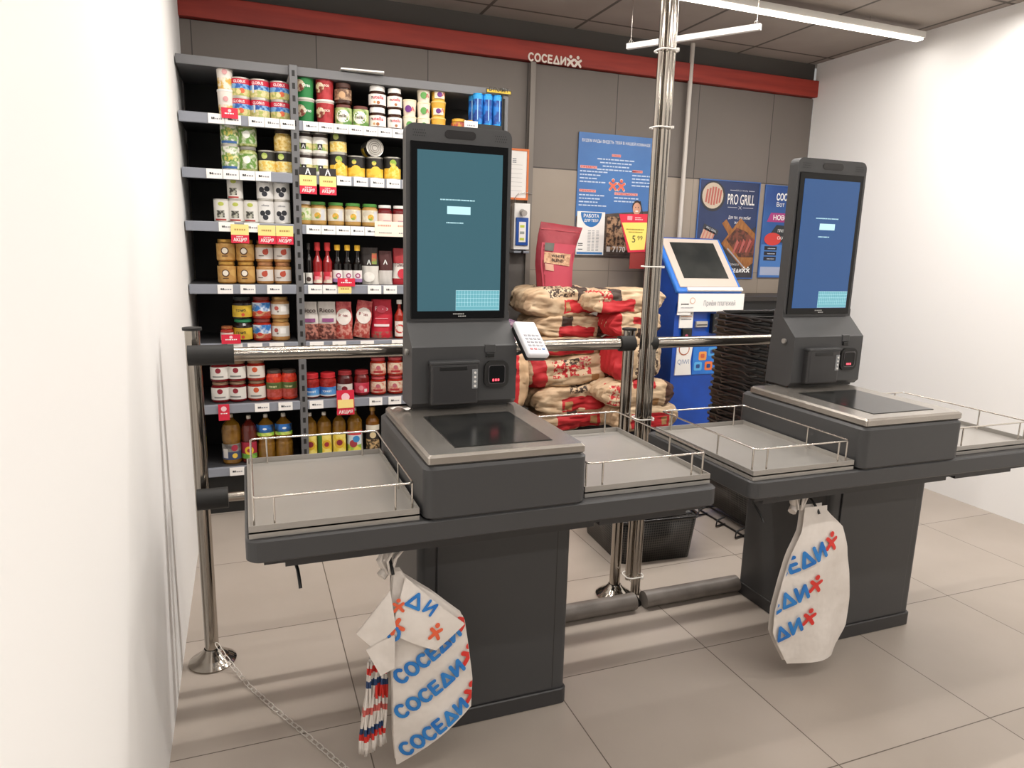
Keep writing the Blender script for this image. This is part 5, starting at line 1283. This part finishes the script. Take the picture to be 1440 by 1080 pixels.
# upright red bag
t = thing('charcoal_bag', 'upright pinkish red charcoal bag standing on top of the left sack pile', 'bag', (at(787, 408, 3.66).x, 3.70, at(787, 408, 3.66).z))
b = MB(); nx, nz = 10, 18; m_rb = mat('red_bag_paper', '#98303b', .6, noise_c='#852732', nscale=6, bump=.4, bscale=22)
pL = [at(x, y, 3.66) for x, y in ((762, 406), (760, 370), (762, 350), (765, 330), (770, 311))]; pR = [at(x, y, 3.66) for x, y in ((809, 408), (811, 378), (816, 355), (823, 335), (829, 320))]
def lerpl(p, f):
    f *= len(p) - 1; i = min(int(f), len(p) - 2); return p[i].lerp(p[i + 1], f - i)
def RB(u, v, s_):
    a, c_ = lerpl(pL, v), lerpl(pR, v); p = a.lerp(c_, u); th = .075 * (1 - v) ** .55 * (1 - (2 * u - 1) ** 4) ** .5 + .003
    wv = .006 * noise.noise(Vector((u * 5, v * 7, 2)))
    return Vector((p.x, 3.73 + s_ * th + wv + .02 * v, p.z))
for s_ in (-1, 1):
    vs = [RB(i / nx, j / nz, s_) for j in range(nz + 1) for i in range(nx + 1)]
    b.add(vs, [[j * (nx + 1) + i, j * (nx + 1) + i + 1, (j + 1) * (nx + 1) + i + 1, (j + 1) * (nx + 1) + i] for j in range(nz) for i in range(nx)], m_rb, True)
for e in (0, 1):
    vs = [RB(e, j / nz, s_) for j in range(nz + 1) for s_ in (-1, 1)]; b.add(vs, [[2 * j, 2 * j + 1, 2 * j + 3, 2 * j + 2] for j in range(nz)], m_rb, True)
    vs = [RB(i / nx, e, s_) for i in range(nx + 1) for s_ in (-1, 1)]; b.add(vs, [[2 * j, 2 * j + 1, 2 * j + 3, 2 * j + 2] for j in range(nx)], m_rb, True)
b.build('body', t)
b = MB()
def RP(off): return lambda u, v: RB(u, v, -1) - Vector((0, off, 0))
def gridpatch(b, u0, u1, v0, v1, mt, pf, n=6):
    vs = [pf(u0 + (u1 - u0) * i / n, v0 + (v1 - v0) * j / n) for j in range(n + 1) for i in range(n + 1)]
    b.add(vs, [[j * (n + 1) + i, j * (n + 1) + i + 1, (j + 1) * (n + 1) + i + 1, (j + 1) * (n + 1) + i] for j in range(n) for i in range(n)], mt, True)
gridpatch(b, .06, .94, .02, .62, mat('bag_pink', '#b03d4e', .6), RP(.003)); gridpatch(b, .12, .80, .27, .46, spk('#c8a07c', '#a87c5c', 60), RP(.006)); gridpatch(b, .12, .34, .48, .62, flat('#54544c'), RP(.006))
letters(b, 'WHITE', .46, .385, .045, flat('#3a2a24'), RP(.009), width=.36, bold=.02); letters(b, 'BLEND', .46, .315, .045, flat('#3a2a24'), RP(.009), width=.32, bold=.02)
gridpatch(b, .14, .36, .19, .26, flat('#c89a84'), RP(.006)); gridpatch(b, 0.02, .98, .86, .885, flat('#a02c38'), RP(.003)); b.build('print', t)

# ------------------------------------------------------------------ payment terminal (blue)
t = thing('payment_terminal', 'blue payment machine with tilted grey screen beside the charcoal sacks', 'payment machine', (2.68, 3.8, 0))
TX0, TX1 = 2.455, 2.915
def poly_prism_x(b, prof, xa, xb, mt): b.prism(prof, xa, xb, mt, 'x')
b = MB(); poly_prism_x(b, [(3.62, 0), (3.62, 1.03), (3.59, 1.10), (3.60, 1.125), (3.885, 1.445), (3.93, 1.455), (4.0, 1.40), (4.02, 0)], TX0, TX1, M_blue); b.build('body', t)
# tilted head
a_ = math.atan2(1.44 - 1.13, 3.87 - 3.60)
R = Matrix.Translation((2.683, 3.735, 1.285)) @ Matrix.Rotation(a_, 4, 'X')
b = MB(); b.box(-.242, .242, -.215, .215, -.02, .012, mat('terminal_light_blue', '#2c74d0', .35), .014, 3); b.build('head_frame', t, R)
b = MB(); b.box(-.215, .215, -.185, .200, .008, .020, mat('bezel_warm_grey', '#cdbfb4', .45), .006); bz = b.build('screen_bezel', t, R)
b = MB(); b.box(-.165, .165, -.120, .165, .019, .0215, mat('screen_off', '#2a2c2c', .15, noise_c='#3a3c3a', nscale=5)); b.build('screen', bz, R)
b = MB(); b.box(-.17, .235, -.213, -.190, .010, .022, M_paper); scribble_R = None; b.build('paper_strip', t, R)
def face_t(off=.001): return lambda u, v: Vector((u, 3.62 - off, v))
c0 = at(951, 414, 3.60)
b = MB(); b.box(c0.x + .01, TX1 + .02, 3.585, 3.592, 1.008, 1.118, M_paper); pl = plane_y(3.585); letters(b, 'Приём платежей', c0.x + .31, 1.045, .030, M_inkl, pl, width=.235)
b.add([(c0.x + .11 + .02 * math.cos(k * PI / 6) * 1, 3.584, 1.075 + .02 * math.sin(k * PI / 6)) for k in range(12)], [list(range(12))], flat('#dcb49a')); b.add([(c0.x + .11 + .015 * math.cos(k * PI / 6), 3.5835, 1.075 + .015 * math.sin(k * PI / 6)) for k in range(12)], [list(range(12))], M_paper)
scribble(b, c0.x + .03, c0.x + .09, 1.05, 3.584, M_ink, .008); scribble(b, c0.x + .03, c0.x + .12, 1.03, 3.584); b.box(c0.x + .01, c0.x + .105, 3.59, 3.594, .988, 1.01, M_paper); b.build('name_strip', t)
b = MB(); n0, n1 = at(957, 436, 3.61), at(973, 461, 3.61); b.box(n0.x, n1.x + .005, 3.612, 3.620, n1.z + .0, n0.z, M_paper)
for k in range(3): scribble(b, n0.x + .01, n1.x - .005, n0.z - .025 - .018 * k, 3.611, M_inkl if k != 1 else flat('#e09a6a'), .006)
b.build('instruction_sticker', t)
b = MB(); b.box(n0.x + .02, n1.x - .002, 3.600, 3.62, n1.z - .075, n1.z - .004, M_black, .004); poly2(b, circ(n0.x + .05, n1.z - .05, .012), flat('#b84a6a'), plane_y(3.60)); b.build('card_reader', t)
s0, s1 = at(978, 453, 3.61), at(994, 459, 3.61); b = MB(); b.box(s0.x, s1.x, 3.60, 3.62, s1.z - .004, s0.z + .006, mat('slot_metal', '#c4c0ba', .3, .8), .003); b.box(s0.x + .006, s1.x - .006, 3.598, 3.601, s1.z + .008, s1.z + .014, M_black); b.build('receipt_slot', t)
s0, s1 = at(1000, 441, 3.61), at(1012, 468, 3.61); b = MB(); b.box(s0.x, s1.x + .05, 3.585, 3.62, s1.z, s0.z, M_black, .004); b.build('banknote_acceptor', t)
q0, q1 = at(951, 489, 3.61), at(971, 527, 3.61)
b = MB(); vs = [(q0.x + .004, q1.z), (q1.x + .005, q1.z), (q1.x - .006, (q0.z + q1.z) / 2), (q1.x + .008, q0.z + .05), (q0.x + .01, q0.z + .05)]
b.prism(vs, 3.613, 3.62, M_paper, 'y'); pl = plane_y(3.613); cxq = (q0.x + q1.x) / 2; poly2(b, circ(cxq, q0.z - .01, .040), flat('#b8643c'), pl); poly2(b, circ(cxq, q0.z - .01, .033), M_paper, plane_y(3.613, .002))
letters(b, 'QIWI', cxq, q0.z - .105, .030, flat('#8a9ab8'), pl, width=.085); b.build('wallet_sticker', t)
b = MB(); b.box(q1.x + .012, TX1 - .005, 3.615, 3.62, q1.z - .0, q0.z + .05, mat('sticker_blue', '#1c68c8', .4, noise_c='#2c80d8', nscale=8)); pl = plane_y(3.615)
letters(b, 'ПЛАТИ', q1.x + .10, q0.z + .005, .030, M_white_print, pl, width=.12, bold=.02)
for u, v, mm in ((.05, -.06, '#e89a4c'), (.10, -.125, '#e8783c'), (.12, -.035, '#4ca0e0'), (.02, -.125, '#5cb0e8')):
    poly2(b, rr(q1.x + .012 + u - .008, q1.x + .012 + u + .05, q0.z + v - .025, q0.z + v + .03, .01, 3), flat(mm), pl); poly2(b, rr(q1.x + .012 + u + .006, q1.x + .012 + u + .034, q0.z + v - .010, q0.z + v + .015, .006, 3), flat('#2c4c8c' if mm != '#e89a4c' else '#d0603c'), plane_y(3.615, .002))
b.build('advert_sticker', t)
b = MB(); b.tube([(2.46, 3.92, 1.44), (2.46, 3.98, 1.46), (2.45, 4.04, 1.56), (2.44, 4.08, 1.68)], .004, M_black, 6); b.build('cable', t)

b = MB(); zc_ = at(1060, 417, 3.75).z; b.box(3.02, 3.70, 3.75, YB - .01, 0, zc_ - .03, M_black_m); b.box(3.0, 3.72, 3.73, YB - .01, zc_ - .03, zc_, mat('counter_top_dark', '#2c2622', .4), .003)
tag(b.build('low_cabinet'), 'low dark cabinet against the back wall behind the basket stack', 'cabinet')

# ------------------------------------------------------------------ shopping baskets
mesh_m = grid_mat('basket_mesh_plastic', '#080808', '#4c4844', .012, .012, .0032, 0, 0, 'XZ', .35, '#0f0f0f', 5, 0)
mesh_m2 = grid_mat('basket_mesh_side', '#080808', '#4c4844', .012, .012, .0032, 0, 0, 'YZ', .35, '#0f0f0f', 5, 0)
M_bp = mat('basket_black_plastic', '#262423', .25)
BW, BD, BH = .42, .46, .21


def make_basket(full=True, rim_only=False):
    t = thing('shopping_basket', '', 'basket')
    h = BH; z0 = 0 if not rim_only else h - .045
    k0 = .90 if not rim_only else .97
    def ringp(f, z): return [(x, y, z) for x, y in rr(-BW / 2 * f, BW / 2 * f, -BD / 2 * f, BD / 2 * f, .04 * f, 4)]
    b = MB(); lo, hi = ringp(k0, z0), ringp(.985, h - .012); n = len(lo)
    for i in range(n):
        a, c_ = lo[i], lo[(i + 1) % n]; mm = mesh_m if abs(a[1] - c_[1]) < abs(a[0] - c_[0]) else mesh_m2
        if rim_only: mm = M_black
        b.add([lo[i], lo[(i + 1) % n], hi[(i + 1) % n], hi[i]], [[0, 1, 2, 3]], mm, True)
    b.add(lo, [list(range(n))], M_bp)
    o = b.build('basket_body', t); s_ = o.modifiers.new('thick', 'SOLIDIFY'); s_.thickness = .003
    b = MB(); b.tube(ringp(1.0, h - .008), .008, M_bp, 8, closed=True); b.build('rim', t)
    if full:
        for s_ in (-1, 1):
            b = MB(); b.tube([(-BW / 2 + .0, s_ * .03, h - .01), (-BW / 2 - .02, s_ * .10, h - .02), (-BW / 2 + .04, s_ * (BD / 2 - .02), h + .002), (BW / 2 - .04, s_ * (BD / 2 - .02), h + .002), (BW / 2 + .02, s_ * .10, h - .02), (BW / 2, s_ * .03, h - .01)], .005, M_bp, 6); b.build('handle', t)
    return t


b1 = make_basket(); b1.location = (1.695, 2.685, .0); b1.rotation_euler = (0, 0, -.06); b1.scale = (.95, .95, 1)
b1['label'] = 'single black mesh shopping basket on the floor behind the chrome pole'; b1['group'] = 'shopping baskets'
sx, sy = 2.25 + .21, 2.74
NB = 26; bs = make_basket(True, True)
for k in range(NB):
    o = bs if k == 0 else copy_tree(bs)
    o.location = (sx + .006 * math.sin(k * 1.3), sy + .005 * math.sin(k * 2.1), .135 + k * .0325 - (BH - .045) + .08 + .0); o.rotation_euler = (0, 0, .006 * math.sin(k * 1.7))
    o['group'] = 'stacked shopping baskets'
    o['label'] = ('topmost black shopping basket of the tall stack' if k == NB - 1 else ('lowest nested rim of the tall black basket stack' if k == 0 else 'black shopping basket nested inside the tall stack beside the right checkout'))
bq = make_basket(); bq.location = (sx, sy, .055); bq['label'] = 'black mesh shopping basket at the very bottom of the tall stack, on a wire rack'; bq['group'] = 'stacked shopping baskets'
for o in bpy.data.objects:
    pass
t = thing('basket_rack', 'black wire floor rack holding the tall basket stack', 'rack', (sx, sy, 0))
b = MB(); b.tube([(x + sx, y + sy, .048) for x, y in rr(-.21, .21, -.22, .22, .03, 3)], .005, M_black, 6, closed=True); b.tube([(x + sx, y + sy, .006) for x, y in rr(-.22, .22, -.23, .23, .03, 3)], .005, M_black, 6, closed=True); b.build('frame', t)
for ax in (-.2, .2):
    for ay in (-.15, 0, .15):
        b = MB(); b.tube([(sx + ax * 1.05, sy + ay, .006), (sx + ax * 1.4 if ax < 0 else sx + ax * 1.1, sy + ay - .02, .01), (sx + ax * 1.3 if ax < 0 else sx + ax, sy + ay, .03), (sx + ax * 1.02, sy + ay, .048)], .0045, M_black, 6); b.build('wire_loop', t)

# ------------------------------------------------------------------ packs of printed carrier bags
M_film = mat('bag_film', '#e6dfd8', .38, noise_c='#dad2ca', nscale=9, bump=.6, bscale=16)
M_bl = mat('bag_print_blue', '#1f6fc0', .45, noise_c='#2f84cc', nscale=25); M_or = mat('bag_print_orange', '#e0603c', .45); M_rd = mat('bag_print_red', '#d8342c', .45)


def clip_mesh(vs2, fs, planes):
    """cut a flat 2d mesh by half planes (point, inward normal)"""
    bm_ = bmesh.new(); vv = [bm_.verts.new((x, y, 0)) for x, y in vs2]
    for f in fs:
        try: bm_.faces.new([vv[i] for i in f])
        except ValueError: pass
    for p, nrm in planes:
        bmesh.ops.bisect_plane(bm_, geom=bm_.verts[:] + bm_.edges[:] + bm_.faces[:], plane_co=(p[0], p[1], 0), plane_no=(-nrm[0], -nrm[1], 0), clear_outer=True)
    bm_.verts.index_update(); out = [(v.co.x, v.co.y) for v in bm_.verts]; of = [[v.index for v in f.verts] for f in bm_.faces]; bm_.free()
    return out, of


def bag_pack(dx, dz, full, lbl, hook=(.304, .62), sx=1.0, Yb=1.60, textdx=0.0):
    t = thing('carrier_bag_pack', lbl, 'plastic bags', (hook[0] + dx, Yb, hook[1] + dz), 'hanging packs of carrier bags')
    q = lambda x, y: (at(x, y, 1.58).x, at(x, y, 1.58).z)
    def surf(u, v):
        # gentle folds of the hanging film; y for a position across the bag
        f = (u - .30) / .22; g = max(0, min(1, (.62 - v) / .6))
        return Yb - .035 - .030 * math.sin(PI * min(1, max(0, f * .9 + .1))) * min(1, g * 3) - .010 * math.sin(f * 5 + g * 4) * g + .02 * g
    def place(off): return lambda u, v: Vector((u + dx, surf(u, v) - off, v + dz))
    # front bag outline (x, z), left and right edge for each height
    left = [q(552, 800), q(548, 840), q(548, 880), q(549, 930), q(551, 980), q(552, 1030), q(557, 1074)]
    right = [q(562, 803), q(606, 828), q(650, 862), q(657, 905), q(663, 950), q(661, 990), q(558, 1075)]
    if not full:
        left = [q(552, 800), q(550, 840), q(536, 880), q(525, 930), q(516, 980), q(518, 1020), q(560, 1070)]
        right = [q(600, 803), q(640, 828), q(660, 862), q(672, 905), q(680, 950), q(682, 1000), q(640, 1070)]
    def edge(pts, v):
        if v >= pts[0][1]: return pts[0][0]
        for a, c_ in zip(pts, pts[1:]):
            if a[1] >= v >= c_[1]:
                f = (a[1] - v) / (a[1] - c_[1] + 1e-9); return a[0] + (c_[0] - a[0]) * f
        return pts[-1][0]
    zt, zb = left[0][1], left[-1][1]
    b = MB(); n, m_ = 14, 34
    rows_ = []
    for j in range(m_ + 1):
        v = zt + (zb - zt) * j / m_; a, c_ = edge(left, v), edge(right, v); rows_.append([(a + (c_ - a) * i / n, v) for i in range(n + 1)])
    for off, back in ((0, False), (-.012, True)):
        vs = [place(off)(u, v) + Vector((0, (.010 if back else 0) * 1, 0)) for r_ in rows_ for u, v in r_]
        b.add(vs, [[j * (n + 1) + i, j * (n + 1) + i + 1, (j + 1) * (n + 1) + i + 1, (j + 1) * (n + 1) + i] for j in range(m_) for i in range(n)], M_film, True)
    b.build('front_bag', t)
    hull = [p for p in left] + [p for p in reversed(right)]
    cx = sum(p[0] for p in hull) / len(hull); cz = sum(p[1] for p in hull) / len(hull)
    planes = []
    # convex envelope of the outline, slightly shrunk
    pts = sorted(set(hull))
    def cross(o_, a, c_): return (a[0] - o_[0]) * (c_[1] - o_[1]) - (a[1] - o_[1]) * (c_[0] - o_[0])
    lo_ = []
    for p in pts:
        while len(lo_) > 1 and cross(lo_[-2], lo_[-1], p) <= 0: lo_.pop()
        lo_.append(p)
    up_ = []
    for p in reversed(pts):
        while len(up_) > 1 and cross(up_[-2], up_[-1], p) <= 0: up_.pop()
        up_.append(p)
    hl = lo_[:-1] + up_[:-1]
    for a, c_ in zip(hl, hl[1:] + hl[:1]):
        nx_, nz_ = -(c_[1] - a[1]), c_[0] - a[0]; L_ = math.hypot(nx_, nz_) + 1e-9
        planes.append(((a[0] + nx_ / L_ * .002, a[1] + nz_ / L_ * .002), (nx_ / L_, nz_ / L_)))
    b = MB()
    def word(s, u, v, h, wd, rot, mt, off, extra=None):
        ca, sa = math.cos(rot), math.sin(rot); V = []; fs = []
        for pg in rounded_word(s, h, wd, .22):
            fs.append(list(range(len(V), len(V) + len(pg)))); V += [(u + x * ca - y * sa, v + x * sa + y * ca) for x, y in pg]
        for k_, f_ in enumerate(fs):
            V2, f2 = clip_mesh([V[i_] for i_ in f_], [list(range(len(f_)))], planes + (extra or []))
            if f2: b.add([place(off + k_ * 3e-5)(x, y) for x, y in V2], f2, mt)
    def fig(u, v, h, rot, mt, off, extra=None):
        tmp = MB(); figure(tmp, u, v, h, mt, lambda x, y: Vector((x, y, 0)), rot)
        V, fs = clip_mesh([(p.x, p.y) for p in tmp.v], tmp.f, planes + (extra or []))
        if fs: b.add([place(off)(x, y) for x, y in V], fs, mt)
    lines = [((597, 912), .195, .60), ((601, 962), .205, .58), ((607, 1016), .205, .60)] if full else [((1127, 782), .27, .45), ((1105, 842), .27, .45), ((1099, 890), .27, .45)]
    for (x, y), wd, ro in lines:
        u, v = q(x, y); hl_ = .046
        if not full:
            wp = at(x, y, 1.57); hl_ = .056; ro = .45; wd = .27
            u = wp.x - dx - .24 * wd * math.cos(ro); v = wp.z - dz - .24 * wd * math.sin(ro)
        word('СОСЕДИ', u + hl_ / 2 * math.sin(ro), v - hl_ / 2 * math.cos(ro), hl_, wd, ro, M_bl, .003)
        fig(u + (wd / 2 + .018) * math.cos(ro) + .01, v - .02 + (wd / 2 + .018) * math.sin(ro), .062, ro - .5, M_rd, .0045)
    b.build('print', t)
    b = MB(); b.tube([(hook[0] + dx - .012 + .01 * math.sin(k * 2.1), Yb - .01 + .006 * math.cos(k * 1.7), hook[1] + dz + .02 - k * .014) for k in range(6)], .013, M_film, 8)
    for k in range(7):
        a = k * .9; b.tube([(hook[0] + dx + .006 * math.cos(a), Yb - .02 + .01 * math.sin(a), hook[1] + dz - .04), (hook[0] + dx - .005 + .022 * math.cos(a), Yb - .022 + .02 * math.sin(a), hook[1] + dz), (hook[0] + dx + .01 + .03 * math.cos(a), Yb - .02 + .02 * math.sin(a), hook[1] + dz + .022)], .0035, M_film, 5)
    b.build('knotted_handles', t)
    if full:
        # folded-over flap with orange marks
        def pf(off): return lambda u, v: Vector((u + dx, surf(u, v) - .016 - off, v + dz))
        def sheet(px, mt, off, name=None, dens=10):
            P_ = [q(*p) for p in px]; A_, B_, C_, D_ = P_
            vs = []
            for j in range(dens + 1):
                for i in range(dens + 1):
                    f, g = i / dens, j / dens; u = (A_[0] * (1 - f) + B_[0] * f) * (1 - g) + (D_[0] * (1 - f) + C_[0] * f) * g; v = (A_[1] * (1 - f) + B_[1] * f) * (1 - g) + (D_[1] * (1 - f) + C_[1] * f) * g
                    vs.append(pf(off)(u, v))
            return vs, [[j * (dens + 1) + i, j * (dens + 1) + i + 1, (j + 1) * (dens + 1) + i + 1, (j + 1) * (dens + 1) + i] for j in range(dens) for i in range(dens)]
        b = MB(); vs, fs = sheet([(566, 803), (648, 868), (606, 900), (545, 880)], M_film, 0); b.add(vs, fs, M_film, True); vs, fs = sheet([(566, 803), (648, 868), (606, 900), (545, 880)], M_film, -.006); b.add(vs, fs, M_film, True); fl = b.build('folded_flap', t)
        b = MB(); fn = plane = pf(.003)
        rword(b, 'Д', q(573, 843)[0], q(573, 843)[1], .042, .045, M_bl, fn, rot=-.5); rword(b, 'И', q(592, 850)[0], q(592, 850)[1], .036, .030, M_bl, fn, rot=-.7)
        figure(b, q(602, 884)[0], q(602, 884)[1], .044, M_or, fn, -.3); figure(b, q(553, 878)[0] + .004, q(553, 878)[1], .050, M_or, fn, .4); figure(b, q(556, 850)[0], q(556, 850)[1], .036, M_or, fn, 0)
        rword(b, 'О', q(549, 890)[0], q(549, 890)[1], .042, .032, M_bl, fn)
        b.build('flap_print', fl)
        # plain white corners sticking out to the left
        b = MB()
        for pxs, off in (([(545, 822), (552, 870), (524, 905), (499, 884)], .004), ([(512, 905), (550, 880), (550, 925), (532, 940)], .008)):
            for o2 in (0, -.005):
                vs, fs = sheet(pxs, M_film, off + o2); b.add(vs, fs, M_film, True)
        b.build('white_corner', t)
        # edges of the stacked bags, fanned below
        for k in range(20):
            f = k / 19; tx = 519 + 26 * f; bx = 508 + 36 * f; w_ = 5
            P0, P1 = q(tx, 935 - 8 * math.sin(f * 3)), q(bx, 1058 + 8 * math.sin(f * 4 + 1))
            b = MB(); NN = 14
            for j in range(NN):
                g0, g1 = j / NN, (j + 1) / NN
                c_ = M_film
                if j in (1,): c_ = M_rd
                if j in (3,): c_ = mat('bag_edge_navy', '#24406c', .5)
                if j in (4, 5) and f > .45: c_ = M_rd
                if j == 7: c_ = mat('bag_edge_red', '#c86058', .5)
                if j == 10: c_ = mat('bag_edge_navy', '#24406c', .5) if f < .8 else M_film
                if j in (11,): c_ = M_rd
                vs = []
                for g in (g0, g1):
                    u = P0[0] + (P1[0] - P0[0]) * g + .003 * math.sin(g * 6 + k); v = P0[1] + (P1[1] - P0[1]) * g; wv = .0022 + .0012 * g
                    yy = Yb - .01 + .006 * (k % 2) + .005 * math.sin(g * 9 + k * 2)
                    for ddx, ddy in ((-wv, 0), (wv, -.002), (wv, .004), (-wv, .006)): vs.append((u + ddx + dx, yy + ddy, v + dz))
                b.add(vs, [[0, 1, 5, 4], [1, 2, 6, 5], [2, 3, 7, 6], [3, 0, 4, 7]] + ([[4, 5, 6, 7]] if j == NN - 1 else []) + ([[0, 1, 2, 3]] if j == 0 else []), c_, True)
            b.build('bag_edge', t)
    return t


bag_pack(0, 0, True, 'pack of white carrier bags with blue and red lettering on the middle checkout hook')
bag_pack(1.27, .02, False, 'pack of white carrier bags with blue lettering at the right picture edge', textdx=-.15)

# ------------------------------------------------------------------ view
sc = bpy.context.scene
sc.view_settings.view_transform = 'Standard'; sc.view_settings.look = 'None'; sc.view_settings.gamma = 1; sc.view_settings.use_curve_mapping = False
sc.view_settings.exposure = 0.14
